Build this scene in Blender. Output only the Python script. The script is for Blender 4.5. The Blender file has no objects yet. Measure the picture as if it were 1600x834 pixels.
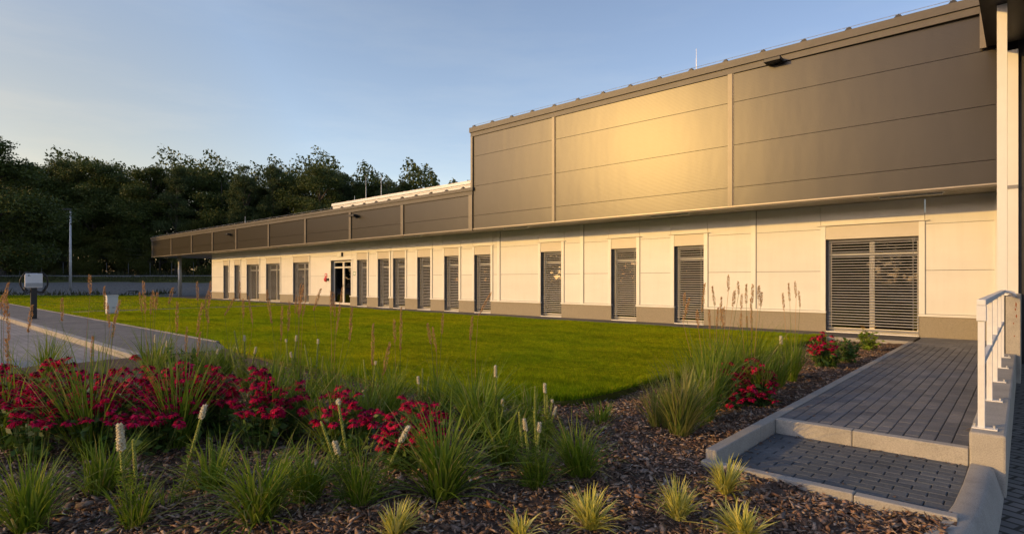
import bpy, math, random
import numpy as np
from mathutils import Vector

R = math.radians
random.seed(7)
rng = np.random.default_rng(7)
sc = bpy.context.scene
col = sc.collection

# ------------------------------------------------------------------ camera
F_PX, CX, HZ, CAMH = 888.9, 800.0, 438.0, 1.35
YAW = R(42.03)
SN, CS = math.sin(YAW), math.cos(YAW)
cd = bpy.data.cameras.new('camera')
cam = bpy.data.objects.new('camera', cd)
col.objects.link(cam)
cam.location = (0, 0, CAMH)
cam.rotation_euler = (R(90), 0, YAW)
cd.sensor_width = 36
cd.lens = 20.0
cd.shift_y = (HZ - 417) / 1600
cd.clip_start = 0.05
cd.clip_end = 2000
sc.camera = cam

# ------------------------------------------------------------------ light
SUN_EL = R(13.0)
SUN_H = Vector((-0.47, -0.883, 0)).normalized()
SUN_V = Vector((SUN_H.x * math.cos(SUN_EL), SUN_H.y * math.cos(SUN_EL), math.sin(SUN_EL)))
w = bpy.data.worlds.new('World')
sc.world = w
w.use_nodes = True
nt = w.node_tree
bg = nt.nodes['Background']
sky = nt.nodes.new('ShaderNodeTexSky')
sky.sky_type = 'NISHITA'
sky.sun_disc = False
sky.sun_elevation = SUN_EL
sky.sun_rotation = math.atan2(SUN_H.x, SUN_H.y)
sky.altitude = 100
sky.air_density = 1.0
sky.dust_density = 0.9
sky.ozone_density = 2.0
tint = nt.nodes.new('ShaderNodeMix')
tint.data_type = 'RGBA'
tint.blend_type = 'MULTIPLY'
tint.inputs[0].default_value = 1.0
tint.inputs[7].default_value = (1.32, 1.04, 0.90, 1)
nt.links.new(sky.outputs[0], tint.inputs[6])
tcw = nt.nodes.new('ShaderNodeTexCoord')
sepw = nt.nodes.new('ShaderNodeSeparateXYZ')
mpw = nt.nodes.new('ShaderNodeMath')
mpw.operation = 'ADD'
mpw.inputs[1].default_value = 1.0
nt.links.new(tcw.outputs['Generated'], sepw.inputs[0])
nt.links.new(sepw.outputs[0], mpw.inputs[0])
hz = nt.nodes.new('ShaderNodeValToRGB')
els = hz.color_ramp.elements
els[0].position, els[0].color = 0.03, (0.92, 0.80, 0.68, 1)
els[1].position, els[1].color = 0.85, (0.72, 0.76, 0.87, 1)
el = els.new(0.14)
el.color = (1.0, 1.02, 1.06, 1)
nt.links.new(mpw.outputs[0], hz.inputs[0])
tint2 = nt.nodes.new('ShaderNodeMix')
tint2.data_type = 'RGBA'
tint2.blend_type = 'MULTIPLY'
tint2.inputs[0].default_value = 1.0
nt.links.new(tint.outputs[2], tint2.inputs[6])
nt.links.new(hz.outputs[0], tint2.inputs[7])
nv = nt.nodes.new('ShaderNodeTexNoise')
mv = nt.nodes.new('ShaderNodeMapping')
mv.inputs['Scale'].default_value = (1.6, 1.6, 9.0)
mv.inputs['Rotation'].default_value = (0.10, 0.06, 0.0)
nt.links.new(tcw.outputs['Generated'], mv.inputs[0])
nt.links.new(mv.outputs[0], nv.inputs['Vector'])
nv.inputs['Scale'].default_value = 1.7
nv.inputs['Detail'].default_value = 7
nv.inputs['Roughness'].default_value = 0.62
veil = nt.nodes.new('ShaderNodeValToRGB')
veil.color_ramp.elements[0].position, veil.color_ramp.elements[0].color = 0.45, (1.0, 1.0, 1.0, 1)
veil.color_ramp.elements[1].position, veil.color_ramp.elements[1].color = 0.75, (1.16, 1.09, 1.02, 1)
nt.links.new(nv.outputs[0], veil.inputs[0])
tint3 = nt.nodes.new('ShaderNodeMix')
tint3.data_type = 'RGBA'
tint3.blend_type = 'MULTIPLY'
tint3.inputs[0].default_value = 1.0
nt.links.new(tint2.outputs[2], tint3.inputs[6])
nt.links.new(veil.outputs[0], tint3.inputs[7])
nt.links.new(tint3.outputs[2], bg.inputs[0])
bg.inputs[1].default_value = 0.15
sl = bpy.data.lights.new('sun', 'SUN')
sl.energy = 1.68
sl.angle = R(0.6)
sl.color = (1.0, 0.585, 0.15)
so = bpy.data.objects.new('sun', sl)
col.objects.link(so)
so.rotation_euler = SUN_V.to_track_quat('Z', 'Y').to_euler()
vs = sc.view_settings
vs.view_transform = 'Standard'
vs.look = 'None'
vs.exposure = 0.85
vs.gamma = 1.0
vs.use_curve_mapping = False


# ------------------------------------------------------------------ pixel helpers (photo pixels -> places)
def PT(x, y, t):
    """point at photo pixel (x,y) at depth t metres"""
    u = (x - CX) / F_PX
    v = (HZ - y) / F_PX
    r = t * u
    return Vector((r * CS - t * SN, r * SN + t * CS, CAMH + t * v))


def G(x, y, z=0.0):
    return PT(x, y, (CAMH - z) * F_PX / (y - HZ))


def XW(x, Y):
    """X on the plane Y=const seen at pixel column x"""
    u = (x - CX) / F_PX
    return Y * (u * CS - SN) / (u * SN + CS)


def ST(s, r):
    """place s metres ahead, r metres to the right (camera heading)"""
    return Vector((r * CS - s * SN, r * SN + s * CS, 0))


# ------------------------------------------------------------------ materials
def newmat(name):
    m = bpy.data.materials.new(name)
    m.use_nodes = True
    return m, m.node_tree, m.node_tree.nodes['Principled BSDF']


def noise_nodes(nt, scale, detail=4, rough=0.6, vec=None, stretch=None):
    n = nt.nodes.new('ShaderNodeTexNoise')
    n.inputs['Scale'].default_value = scale
    n.inputs['Detail'].default_value = detail
    n.inputs['Roughness'].default_value = rough
    if vec is None:
        tc = nt.nodes.new('ShaderNodeTexCoord')
        vec = tc.outputs['Object']
    if stretch:
        mp = nt.nodes.new('ShaderNodeMapping')
        mp.inputs['Scale'].default_value = stretch
        nt.links.new(vec, mp.inputs[0])
        vec = mp.outputs[0]
    nt.links.new(vec, n.inputs['Vector'])
    return n


def ramp(nt, src, stops):
    r = nt.nodes.new('ShaderNodeValToRGB')
    els = r.color_ramp.elements
    while len(els) < len(stops):
        els.new(0.5)
    for e, (p, c) in zip(els, stops):
        e.position = p
        e.color = (*c, 1)
    nt.links.new(src, r.inputs[0])
    return r


def mat_noise(name, c1, c2, scale=8, rough=0.7, metallic=0.0, bump=0.0, bscale=None, spec=0.5, stretch=None, detail=5,
              lo=0.3, hi=0.7):
    m, nt, p = newmat(name)
    n = noise_nodes(nt, scale, detail, stretch=stretch)
    r = ramp(nt, n.outputs[0], [(lo, c1), (hi, c2)])
    nt.links.new(r.outputs[0], p.inputs['Base Color'])
    p.inputs['Roughness'].default_value = rough
    p.inputs['Metallic'].default_value = metallic
    p.inputs['Specular IOR Level'].default_value = spec
    if bump:
        b = nt.nodes.new('ShaderNodeBump')
        b.inputs['Strength'].default_value = bump
        b.inputs['Distance'].default_value = 0.02
        n2 = noise_nodes(nt, bscale or scale * 3, 6)
        nt.links.new(n2.outputs[0], b.inputs['Height'])
        nt.links.new(b.outputs[0], p.inputs['Normal'])
    return m


def mat_leaf(name, cols, transl=0.25, rough=0.55, spec=0.3, patch=False):
    """foliage: colour varies from leaf to leaf"""
    m, nt, p = newmat(name)
    g = nt.nodes.new('ShaderNodeNewGeometry')
    n = len(cols)
    r = ramp(nt, g.outputs['Random Per Island'], [(i / max(1, n - 1), c) for i, c in enumerate(cols)])
    if patch:
        # thin and lush patches, mowing streaks
        na = noise_nodes(nt, 1.1, 6, 0.75, stretch=(0.45, 1.3, 1))
        ra = ramp(nt, na.outputs[0], [(0.32, (0.55, 0.62, 0.6)), (0.5, (1.0, 1.0, 1.0)), (0.68, (1.3, 1.18, 1.0))])
        nb = noise_nodes(nt, 9, 5, 0.7)
        rb = ramp(nt, nb.outputs[0], [(0.35, (0.62, 0.66, 0.6)), (0.65, (1.25, 1.2, 1.1))])
        nc = noise_nodes(nt, 0.28, 3, 0.6)
        rc = ramp(nt, nc.outputs[0], [(0.35, (0.82, 0.92, 1.0)), (0.65, (1.22, 1.04, 1.0))])
        for q in (ra, rb, rc):
            mq = nt.nodes.new('ShaderNodeMix')
            mq.data_type = 'RGBA'
            mq.blend_type = 'MULTIPLY'
            mq.inputs[0].default_value = 1
            nt.links.new(r.outputs[0], mq.inputs[6])
            nt.links.new(q.outputs[0], mq.inputs[7])

            class _W:
                outputs = [mq.outputs[2]]
            r = _W
    nt.links.new(r.outputs[0], p.inputs['Base Color'])
    p.inputs['Roughness'].default_value = rough
    p.inputs['Specular IOR Level'].default_value = spec
    if transl:
        t = nt.nodes.new('ShaderNodeBsdfTranslucent')
        nt.links.new(r.outputs[0], t.inputs[0])
        mx = nt.nodes.new('ShaderNodeMixShader')
        mx.inputs[0].default_value = transl
        nt.links.new(p.outputs[0], mx.inputs[1])
        nt.links.new(t.outputs[0], mx.inputs[2])
        nt.links.new(mx.outputs[0], nt.nodes['Material Output'].inputs[0])
    return m


def mat_panel(name, c, rough, metallic, ribscale, ribbump, warp=0.02, aniso=0.0, spec=0.5):
    """coated sheet panel: fine horizontal micro ribs, faint unevenness"""
    m, nt, p = newmat(name)
    tc = nt.nodes.new('ShaderNodeTexCoord')
    n1 = noise_nodes(nt, 0.7, 3, vec=tc.outputs['Object'], stretch=(0.6, 1, 2.0))
    r = ramp(nt, n1.outputs[0], [(0.3, tuple(x * 0.95 for x in c)), (0.7, tuple(min(1, x * 1.04) for x in c))])
    gi = nt.nodes.new('ShaderNodeNewGeometry')
    ri = ramp(nt, gi.outputs['Random Per Island'], [(0.0, (0.96, 0.96, 0.955)), (1.0, (1.02, 1.02, 1.02))])
    n4 = noise_nodes(nt, 1.5, 6, 0.7, vec=tc.outputs['Object'], stretch=(3.5, 1, 0.35))
    r4 = ramp(nt, n4.outputs[0], [(0.3, (0.965, 0.96, 0.95)), (0.55, (1.0, 1.0, 1.0))])
    src = r
    for q in (ri, r4):
        mq = nt.nodes.new('ShaderNodeMix')
        mq.data_type = 'RGBA'
        mq.blend_type = 'MULTIPLY'
        mq.inputs[0].default_value = 1
        nt.links.new(src.outputs[0] if src is r else src.outputs[2], mq.inputs[6])
        nt.links.new(q.outputs[0], mq.inputs[7])
        src = mq
    nt.links.new(src.outputs[2], p.inputs['Base Color'])
    p.inputs['Roughness'].default_value = rough
    p.inputs['Metallic'].default_value = metallic
    p.inputs['Specular IOR Level'].default_value = spec
    if aniso:
        p.inputs['Anisotropic'].default_value = aniso
        tg = nt.nodes.new('ShaderNodeTangent')
        tg.direction_type = 'RADIAL'
        tg.axis = 'Z'
        p.inputs['Anisotropic Rotation'].default_value = 0.25
        nt.links.new(tg.outputs[0], p.inputs['Tangent'])
    wv = nt.nodes.new('ShaderNodeTexWave')
    wv.wave_type = 'BANDS'
    wv.bands_direction = 'Z'
    wv.inputs['Scale'].default_value = ribscale
    nt.links.new(tc.outputs['Object'], wv.inputs['Vector'])
    b = nt.nodes.new('ShaderNodeBump')
    b.inputs['Strength'].default_value = ribbump
    b.inputs['Distance'].default_value = 0.0007
    nt.links.new(wv.outputs[1], b.inputs['Height'])
    n2 = noise_nodes(nt, 0.9, 2, vec=tc.outputs['Object'], stretch=(1.6, 1, 0.5))
    b2 = nt.nodes.new('ShaderNodeBump')
    b2.inputs['Strength'].default_value = 1.0
    b2.inputs['Distance'].default_value = warp
    nt.links.new(n2.outputs[0], b2.inputs['Height'])
    nt.links.new(b.outputs[0], b2.inputs['Normal'])
    nt.links.new(b2.outputs[0], p.inputs['Normal'])
    return m


def mat_island(name, cols, rough=0.8, spec=0.3, bump=0.3, nscale=60, mixn=0.25):
    """stone or bark pieces: each island its own shade, plus grain"""
    m, nt, p = newmat(name)
    g = nt.nodes.new('ShaderNodeNewGeometry')
    n = len(cols)
    r = ramp(nt, g.outputs['Random Per Island'], [(i / max(1, n - 1), c) for i, c in enumerate(cols)])
    ns = noise_nodes(nt, nscale, 5)
    r2 = ramp(nt, ns.outputs[0], [(0.3, (1 - mixn * 1.6,) * 3), (0.7, (1 + mixn,) * 3)])
    mx = nt.nodes.new('ShaderNodeMix')
    mx.data_type = 'RGBA'
    mx.blend_type = 'MULTIPLY'
    mx.inputs[0].default_value = 1
    nt.links.new(r.outputs[0], mx.inputs[6])
    nt.links.new(r2.outputs[0], mx.inputs[7])
    # broad stains and dust
    n3 = noise_nodes(nt, 1.3, 5)
    r3 = ramp(nt, n3.outputs[0], [(0.35, (0.8, 0.8, 0.8)), (0.7, (1.15, 1.13, 1.1))])
    mx2 = nt.nodes.new('ShaderNodeMix')
    mx2.data_type = 'RGBA'
    mx2.blend_type = 'MULTIPLY'
    mx2.inputs[0].default_value = 1
    nt.links.new(mx.outputs[2], mx2.inputs[6])
    nt.links.new(r3.outputs[0], mx2.inputs[7])
    nt.links.new(mx2.outputs[2], p.inputs['Base Color'])
    p.inputs['Roughness'].default_value = rough
    p.inputs['Specular IOR Level'].default_value = spec
    b = nt.nodes.new('ShaderNodeBump')
    b.inputs['Strength'].default_value = bump
    b.inputs['Distance'].default_value = 0.004
    nt.links.new(ns.outputs[0], b.inputs['Height'])
    nt.links.new(b.outputs[0], p.inputs['Normal'])
    return m


def mat_brick(name, c1, c2, mortar, bw, bh, rot=0.0, msize=0.006):
    m, nt, p = newmat(name)
    tc = nt.nodes.new('ShaderNodeTexCoord')
    mp = nt.nodes.new('ShaderNodeMapping')
    mp.inputs['Rotation'].default_value = (0, 0, rot)
    nt.links.new(tc.outputs['Object'], mp.inputs[0])
    b = nt.nodes.new('ShaderNodeTexBrick')
    b.inputs['Scale'].default_value = 1
    b.inputs['Color1'].default_value = (*c1, 1)
    b.inputs['Color2'].default_value = (*c2, 1)
    b.inputs['Mortar'].default_value = (*mortar, 1)
    b.inputs['Mortar Size'].default_value = msize
    b.inputs['Mortar Smooth'].default_value = 0.3
    b.inputs['Brick Width'].default_value = bw
    b.inputs['Row Height'].default_value = bh
    nt.links.new(mp.outputs[0], b.inputs['Vector'])
    n = noise_nodes(nt, 1.1, 6, vec=tc.outputs['Object'])
    r = ramp(nt, n.outputs[0], [(0.3, (0.78, 0.78, 0.78)), (0.7, (1.2, 1.18, 1.15))])
    mx = nt.nodes.new('ShaderNodeMix')
    mx.data_type = 'RGBA'
    mx.blend_type = 'MULTIPLY'
    mx.inputs[0].default_value = 1
    nt.links.new(b.outputs[0], mx.inputs[6])
    nt.links.new(r.outputs[0], mx.inputs[7])
    nt.links.new(mx.outputs[2], p.inputs['Base Color'])
    p.inputs['Roughness'].default_value = 0.85
    bm = nt.nodes.new('ShaderNodeBump')
    bm.invert = True
    bm.inputs['Strength'].default_value = 0.7
    bm.inputs['Distance'].default_value = 0.006
    nt.links.new(b.outputs['Fac'], bm.inputs['Height'])
    nt.links.new(bm.outputs[0], p.inputs['Normal'])
    return m


M = {}
M['white_panel'] = mat_panel('white_panel', (0.75, 0.735, 0.70), 0.5, 0.0, 3.0, 0.10, 0.004)
M['white_trim'] = mat_noise('white_trim', (0.74, 0.73, 0.70), (0.80, 0.79, 0.76), 2, 0.4)
M['blind_box'] = mat_noise('blind_box', (0.56, 0.51, 0.43), (0.62, 0.57, 0.49), 1.2, 0.42, 0.0, 0.05, 2)
M['dark_gap'] = mat_noise('dark_gap', (0.03, 0.03, 0.03), (0.05, 0.05, 0.05), 5, 0.8)
M['fascia'] = mat_panel('fascia', (0.033, 0.027, 0.019), 0.335, 0.0, 8.0, 0.40, 0.004, 0.0, 0.52)
M['fascia_trim'] = mat_noise('fascia_trim', (0.14, 0.118, 0.09), (0.175, 0.15, 0.115), 3, 0.38, 0.1)
M['coping'] = mat_noise('coping', (0.075, 0.066, 0.055), (0.10, 0.088, 0.075), 2, 0.5, 0.0)
M['lip'] = mat_noise('lip', (0.30, 0.27, 0.23), (0.36, 0.32, 0.28), 4, 0.4, 0.3)
M['soffit'] = mat_noise('soffit', (0.30, 0.28, 0.25), (0.36, 0.34, 0.30), 1.5, 0.5)
M['plinth'] = mat_noise('plinth', (0.23, 0.20, 0.15), (0.42, 0.37, 0.28), 170, 0.9, bump=0.5, bscale=200, detail=2, lo=0.35, hi=0.65)
M['slat'] = mat_noise('slat', (0.33, 0.33, 0.34), (0.39, 0.39, 0.40), 3, 0.45, 0.2)
M['frame'] = mat_noise('frame', (0.66, 0.63, 0.58), (0.72, 0.69, 0.64), 3, 0.4)
M['grey_metal'] = mat_noise('grey_metal', (0.20, 0.20, 0.21), (0.27, 0.27, 0.28), 4, 0.45, 0.4)
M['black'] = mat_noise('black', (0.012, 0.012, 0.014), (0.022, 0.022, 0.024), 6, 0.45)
M['interior'] = mat_noise('interior', (0.022, 0.02, 0.018), (0.045, 0.042, 0.038), 1.5, 0.9)
M['roofing'] = mat_noise('roofing', (0.16, 0.16, 0.16), (0.22, 0.22, 0.22), 2, 0.9)
M['galv'] = mat_noise('galv', (0.45, 0.46, 0.47), (0.58, 0.58, 0.59), 9, 0.45, 0.7)
M['pole_metal'] = mat_noise('pole_metal', (0.50, 0.50, 0.50), (0.58, 0.58, 0.57), 5, 0.5, 0.3)
M['rail_white'] = mat_noise('rail_white', (0.72, 0.72, 0.72), (0.80, 0.80, 0.79), 14, 0.38, bump=0.05, bscale=60)
M['cab_white'] = mat_noise('cab_white', (0.62, 0.64, 0.66), (0.70, 0.72, 0.73), 6, 0.5)
M['charger'] = mat_noise('charger', (0.70, 0.71, 0.73), (0.76, 0.77, 0.78), 4, 0.35)
M['charger_grey'] = mat_noise('charger_grey', (0.35, 0.36, 0.38), (0.42, 0.43, 0.44), 4, 0.4)
M['red'] = mat_noise('red', (0.50, 0.02, 0.03), (0.62, 0.03, 0.04), 6, 0.4)
M['green_sign'] = mat_noise('green_sign', (0.03, 0.22, 0.10), (0.04, 0.27, 0.12), 6, 0.5)
M['yellow'] = mat_noise('yellow', (0.60, 0.42, 0.06), (0.7, 0.5, 0.08), 6, 0.6)
M['rust'] = mat_noise('rust', (0.22, 0.06, 0.02), (0.32, 0.10, 0.04), 40, 0.9)
M['lamp_glass'] = mat_noise('lamp_glass', (0.05, 0.055, 0.06), (0.08, 0.08, 0.09), 6, 0.15)
M['diffuser'] = mat_noise('diffuser', (0.70, 0.70, 0.68), (0.76, 0.76, 0.74), 6, 0.4)
M['paver'] = mat_island('paver', [(0.125, 0.132, 0.148), (0.175, 0.182, 0.198), (0.145, 0.154, 0.172), (0.21, 0.212, 0.222), (0.155, 0.158, 0.166)], 0.75, 0.4, 0.5, 90, 0.2)
M['slab_paver'] = mat_island('slab_paver', [(0.090, 0.103, 0.118), (0.115, 0.130, 0.145), (0.135, 0.147, 0.16), (0.10, 0.112, 0.122)], 0.72, 0.4, 0.5, 90, 0.2)
M['joint'] = mat_noise('joint', (0.035, 0.034, 0.033), (0.08, 0.076, 0.07), 40, 0.95, bump=0.4)
M['pavement'] = mat_brick('pavement', (0.15, 0.148, 0.142), (0.19, 0.183, 0.176), (0.07, 0.07, 0.068), 0.2, 0.1)
M['dark_strip'] = mat_brick('dark_strip', (0.10, 0.095, 0.095), (0.135, 0.13, 0.125), (0.04, 0.04, 0.04), 0.2, 0.1)
M['parking'] = mat_brick('parking', (0.28, 0.27, 0.265), (0.33, 0.32, 0.31), (0.14, 0.135, 0.13), 0.2, 0.1, R(45), 0.01)
M['driveway'] = mat_brick('driveway', (0.16, 0.16, 0.16), (0.20, 0.195, 0.19), (0.04, 0.04, 0.035), 0.24, 0.12, R(20), 0.016)
M['gravel'] = mat_noise('gravel', (0.10, 0.095, 0.082), (0.22, 0.205, 0.18), 5, 0.95, bump=1.0, bscale=14, lo=0.35, hi=0.65)
M['mulch_soil'] = mat_noise('mulch_soil', (0.06, 0.038, 0.026), (0.14, 0.09, 0.064), 22, 0.95, bump=1.0, bscale=50)
M['bark'] = mat_island('bark', [(0.08, 0.046, 0.030), (0.27, 0.165, 0.11), (0.15, 0.090, 0.060), (0.42, 0.30, 0.215),
                                 (0.32, 0.155, 0.085), (0.52, 0.41, 0.325), (0.18, 0.11, 0.078), (0.40, 0.335, 0.29)], 0.85, 0.35, 0.6, 45, 0.4)
M['pale_chip'] = mat_island('pale_chip', [(0.55, 0.53, 0.50), (0.72, 0.70, 0.68), (0.42, 0.38, 0.33)], 0.8, 0.3, 0.4, 50, 0.2)
M['lawn_base'] = mat_noise('lawn_base', (0.060, 0.070, 0.002), (0.10, 0.105, 0.003), 1.6, 0.95, bump=1.0, bscale=40)
M['lawn_blade'] = mat_leaf('lawn_blade', [(0.20, 0.33, 0.005), (0.30, 0.42, 0.007), (0.39, 0.46, 0.009), (0.23, 0.36, 0.005), (0.52, 0.47, 0.03)], 0.5, 0.7, 0.08, patch=True)
M['verge'] = mat_leaf('verge', [(0.045, 0.055, 0.018), (0.075, 0.08, 0.03), (0.11, 0.10, 0.05)], 0.2)
M['foliage'] = mat_leaf('foliage', [(0.035, 0.058, 0.011), (0.065, 0.092, 0.018), (0.095, 0.120, 0.026), (0.050, 0.074, 0.014)], 0.15, 0.6)
M['foliage_olive'] = mat_leaf('foliage_olive', [(0.05, 0.062, 0.010), (0.08, 0.090, 0.014), (0.115, 0.118, 0.020)], 0.18, 0.6)
M['foliage_pale'] = mat_leaf('foliage_pale', [(0.045, 0.072, 0.022), (0.07, 0.10, 0.032), (0.105, 0.13, 0.042)], 0.18, 0.6)
M['trunk'] = mat_noise('trunk', (0.05, 0.04, 0.03), (0.10, 0.085, 0.07), 7, 0.95, bump=0.8)
M['grass_green'] = mat_leaf('grass_green', [(0.10, 0.18, 0.012), (0.16, 0.25, 0.018), (0.21, 0.30, 0.026), (0.115, 0.20, 0.014), (0.29, 0.35, 0.045), (0.17, 0.27, 0.022), (0.44, 0.36, 0.13)], 0.4, 0.5, 0.25)
M['grass_olive'] = mat_leaf('grass_olive', [(0.13, 0.19, 0.03), (0.20, 0.24, 0.05), (0.34, 0.29, 0.11), (0.15, 0.22, 0.03)], 0.35, 0.45, 0.4)
M['sedge_yellow'] = mat_leaf('sedge_yellow', [(0.58, 0.54, 0.08), (0.74, 0.66, 0.16), (0.30, 0.34, 0.04), (0.82, 0.74, 0.26), (0.46, 0.46, 0.06)], 0.3, 0.45, 0.4)
M['straw'] = mat_leaf('straw', [(0.42, 0.22, 0.09), (0.56, 0.32, 0.14), (0.66, 0.42, 0.20)], 0.35, 0.7, 0.2)
M['stem_green'] = mat_leaf('stem_green', [(0.12, 0.15, 0.04), (0.17, 0.20, 0.06)], 0.1, 0.5)
M['plant_leaf'] = mat_leaf('plant_leaf', [(0.04, 0.09, 0.014), (0.07, 0.14, 0.02), (0.11, 0.18, 0.03)], 0.25, 0.5, 0.4)
M['petal'] = mat_leaf('petal', [(0.24, 0.003, 0.020), (0.50, 0.004, 0.045), (0.72, 0.012, 0.100), (0.58, 0.006, 0.060), (0.80, 0.04, 0.17), (0.34, 0.008, 0.024)], 0.3, 0.7, 0.06)
M['cone'] = mat_leaf('cone', [(0.06, 0.008, 0.012), (0.10, 0.016, 0.014)], 0.0, 0.8, 0.2)
M['bud'] = mat_leaf('bud', [(0.26, 0.32, 0.05), (0.38, 0.42, 0.09), (0.50, 0.50, 0.16)], 0.15, 0.6)
M['bloom'] = mat_leaf('bloom', [(0.82, 0.75, 0.55), (0.90, 0.85, 0.68), (0.86, 0.76, 0.48)], 0.4, 0.7, 0.2)
M['yellow_petal'] = mat_leaf('yellow_petal', [(0.75, 0.38, 0.02), (0.85, 0.50, 0.03)], 0.3)


def mat_concrete(name, c, stain=0.25):
    m, nt, p = newmat(name)
    n1 = noise_nodes(nt, 2.2, 8, 0.7)
    n2 = noise_nodes(nt, 120, 3)
    r1 = ramp(nt, n1.outputs[0], [(0.25, tuple(x * (1 - stain) for x in c)), (0.5, c), (0.75, tuple(x * (1 + stain * 0.5) for x in c))])
    r2 = ramp(nt, n2.outputs[0], [(0.3, (0.75,) * 3), (0.6, (1.08,) * 3)])
    mx = nt.nodes.new('ShaderNodeMix')
    mx.data_type = 'RGBA'
    mx.blend_type = 'MULTIPLY'
    mx.inputs[0].default_value = 1
    nt.links.new(r1.outputs[0], mx.inputs[6])
    nt.links.new(r2.outputs[0], mx.inputs[7])
    nt.links.new(mx.outputs[2], p.inputs['Base Color'])
    p.inputs['Roughness'].default_value = 0.9
    b = nt.nodes.new('ShaderNodeBump')
    b.inputs['Strength'].default_value = 0.5
    b.inputs['Distance'].default_value = 0.004
    nt.links.new(n2.outputs[0], b.inputs['Height'])
    nt.links.new(b.outputs[0], p.inputs['Normal'])
    return m


M['concrete'] = mat_concrete('concrete', (0.42, 0.39, 0.34), 0.3)
M['kerb'] = mat_concrete('kerb', (0.36, 0.34, 0.31), 0.25)
M['asphalt'] = mat_concrete('asphalt', (0.22, 0.22, 0.22), 0.2)

# window glass: mostly clear, mirrors at its Fresnel rate
m, nt_, p_ = newmat('glass')
tr = nt_.nodes.new('ShaderNodeBsdfTransparent')
tr.inputs[0].default_value = (0.55, 0.6, 0.58, 1)
gl = nt_.nodes.new('ShaderNodeBsdfGlossy')
gl.inputs['Roughness'].default_value = 0.02
fr = nt_.nodes.new('ShaderNodeFresnel')
fr.inputs[0].default_value = 1.6
mx_ = nt_.nodes.new('ShaderNodeMixShader')
nt_.links.new(fr.outputs[0], mx_.inputs[0])
nt_.links.new(tr.outputs[0], mx_.inputs[1])
nt_.links.new(gl.outputs[0], mx_.inputs[2])
nt_.links.new(mx_.outputs[0], nt_.nodes['Material Output'].inputs[0])
M['glass'] = m


# ------------------------------------------------------------------ mesh helpers
class MB:
    def __init__(self):
        self.v, self.f, self.mi = [], [], []

    def box(self, x0, x1, y0, y1, z0, z1, mi=0):
        b = len(self.v)
        self.v += [(x0, y0, z0), (x1, y0, z0), (x1, y1, z0), (x0, y1, z0), (x0, y0, z1), (x1, y0, z1), (x1, y1, z1), (x0, y1, z1)]
        for f in ((3, 2, 1, 0), (4, 5, 6, 7), (0, 1, 5, 4), (1, 2, 6, 5), (2, 3, 7, 6), (3, 0, 4, 7)):
            self.f.append(tuple(b + i for i in f))
            self.mi.append(mi)
        return self

    def prism(self, poly, z0, z1, mi=0):
        b = len(self.v)
        n = len(poly)
        self.v += [(p[0], p[1], z0) for p in poly] + [(p[0], p[1], z1) for p in poly]
        self.f.append(tuple(b + n + i for i in range(n)))
        self.f.append(tuple(b + i for i in reversed(range(n))))
        self.mi += [mi, mi]
        for i in range(n):
            j = (i + 1) % n
            self.f.append((b + i, b + j, b + n + j, b + n + i))
            self.mi.append(mi)
        return self

    def poly(self, pts, mi=0):
        b = len(self.v)
        self.v += [tuple(p) for p in pts]
        self.f.append(tuple(range(b, b + len(pts))))
        self.mi.append(mi)
        return self

    def tube(self, pts, r, n=8, mi=0, cap=True):
        pts = [Vector(p) for p in pts]
        rs = r if hasattr(r, '__len__') else [r] * len(pts)
        b = len(self.v)
        up = Vector((0.31, 0.17, 0.93))
        for i, p in enumerate(pts):
            d = (pts[min(i + 1, len(pts) - 1)] - pts[max(i - 1, 0)]).normalized()
            a = d.cross(up)
            if a.length < 0.2:
                a = d.cross(Vector((1, 0, 0)))
            a.normalize()
            c = d.cross(a)
            for k in range(n):
                t = 2 * math.pi * k / n
                self.v.append(tuple(p + (a * math.cos(t) + c * math.sin(t)) * rs[i]))
        for i in range(len(pts) - 1):
            for k in range(n):
                k2 = (k + 1) % n
                self.f.append((b + i * n + k, b + i * n + k2, b + (i + 1) * n + k2, b + (i + 1) * n + k))
                self.mi.append(mi)
        if cap:
            self.f.append(tuple(b + k for k in reversed(range(n))))
            e = b + (len(pts) - 1) * n
            self.f.append(tuple(e + k for k in range(n)))
            self.mi += [mi, mi]
        return self

    def build(self, name, mats, parent=None, smooth=False, bevel=0.0):
        me = bpy.data.meshes.new(name)
        off = None
        me.from_pydata(self.v, [], self.f)
        if not isinstance(mats, (list, tuple)):
            mats = [mats]
        for mm in mats:
            me.materials.append(M[mm] if isinstance(mm, str) else mm)
        if len(mats) > 1:
            me.polygons.foreach_set('material_index', self.mi)
        if smooth:
            me.polygons.foreach_set('use_smooth', [True] * len(self.f))
        me.update()
        o = bpy.data.objects.new(name, me)
        col.objects.link(o)
        if parent:
            o.parent = parent
        if bevel:
            bv = o.modifiers.new('bevel', 'BEVEL')
            bv.width = bevel
            bv.segments = 2
            bv.limit_method = 'ANGLE'
        return o


def np_mesh(name, V, F, mats, mi=None):
    """fast mesh of equal-sized faces"""
    V = np.asarray(V, dtype=np.float32)
    F = np.asarray(F, dtype=np.int32)
    me = bpy.data.meshes.new(name)
    k = F.shape[1]
    me.vertices.add(len(V))
    me.vertices.foreach_set('co', V.ravel())
    me.loops.add(F.size)
    me.loops.foreach_set('vertex_index', F.ravel())
    me.polygons.add(len(F))
    me.polygons.foreach_set('loop_start', np.arange(len(F), dtype=np.int32) * k)
    if not isinstance(mats, (list, tuple)):
        mats = [mats]
    for mm in mats:
        me.materials.append(M[mm])
    if mi is not None:
        me.polygons.foreach_set('material_index', np.asarray(mi, dtype=np.int32))
    me.update(calc_edges=True)
    return me


def link(name, me, parent=None, loc=None):
    o = bpy.data.objects.new(name, me)
    col.objects.link(o)
    if parent:
        o.parent = parent
    if loc is not None:
        o.location = loc
    return o


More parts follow.
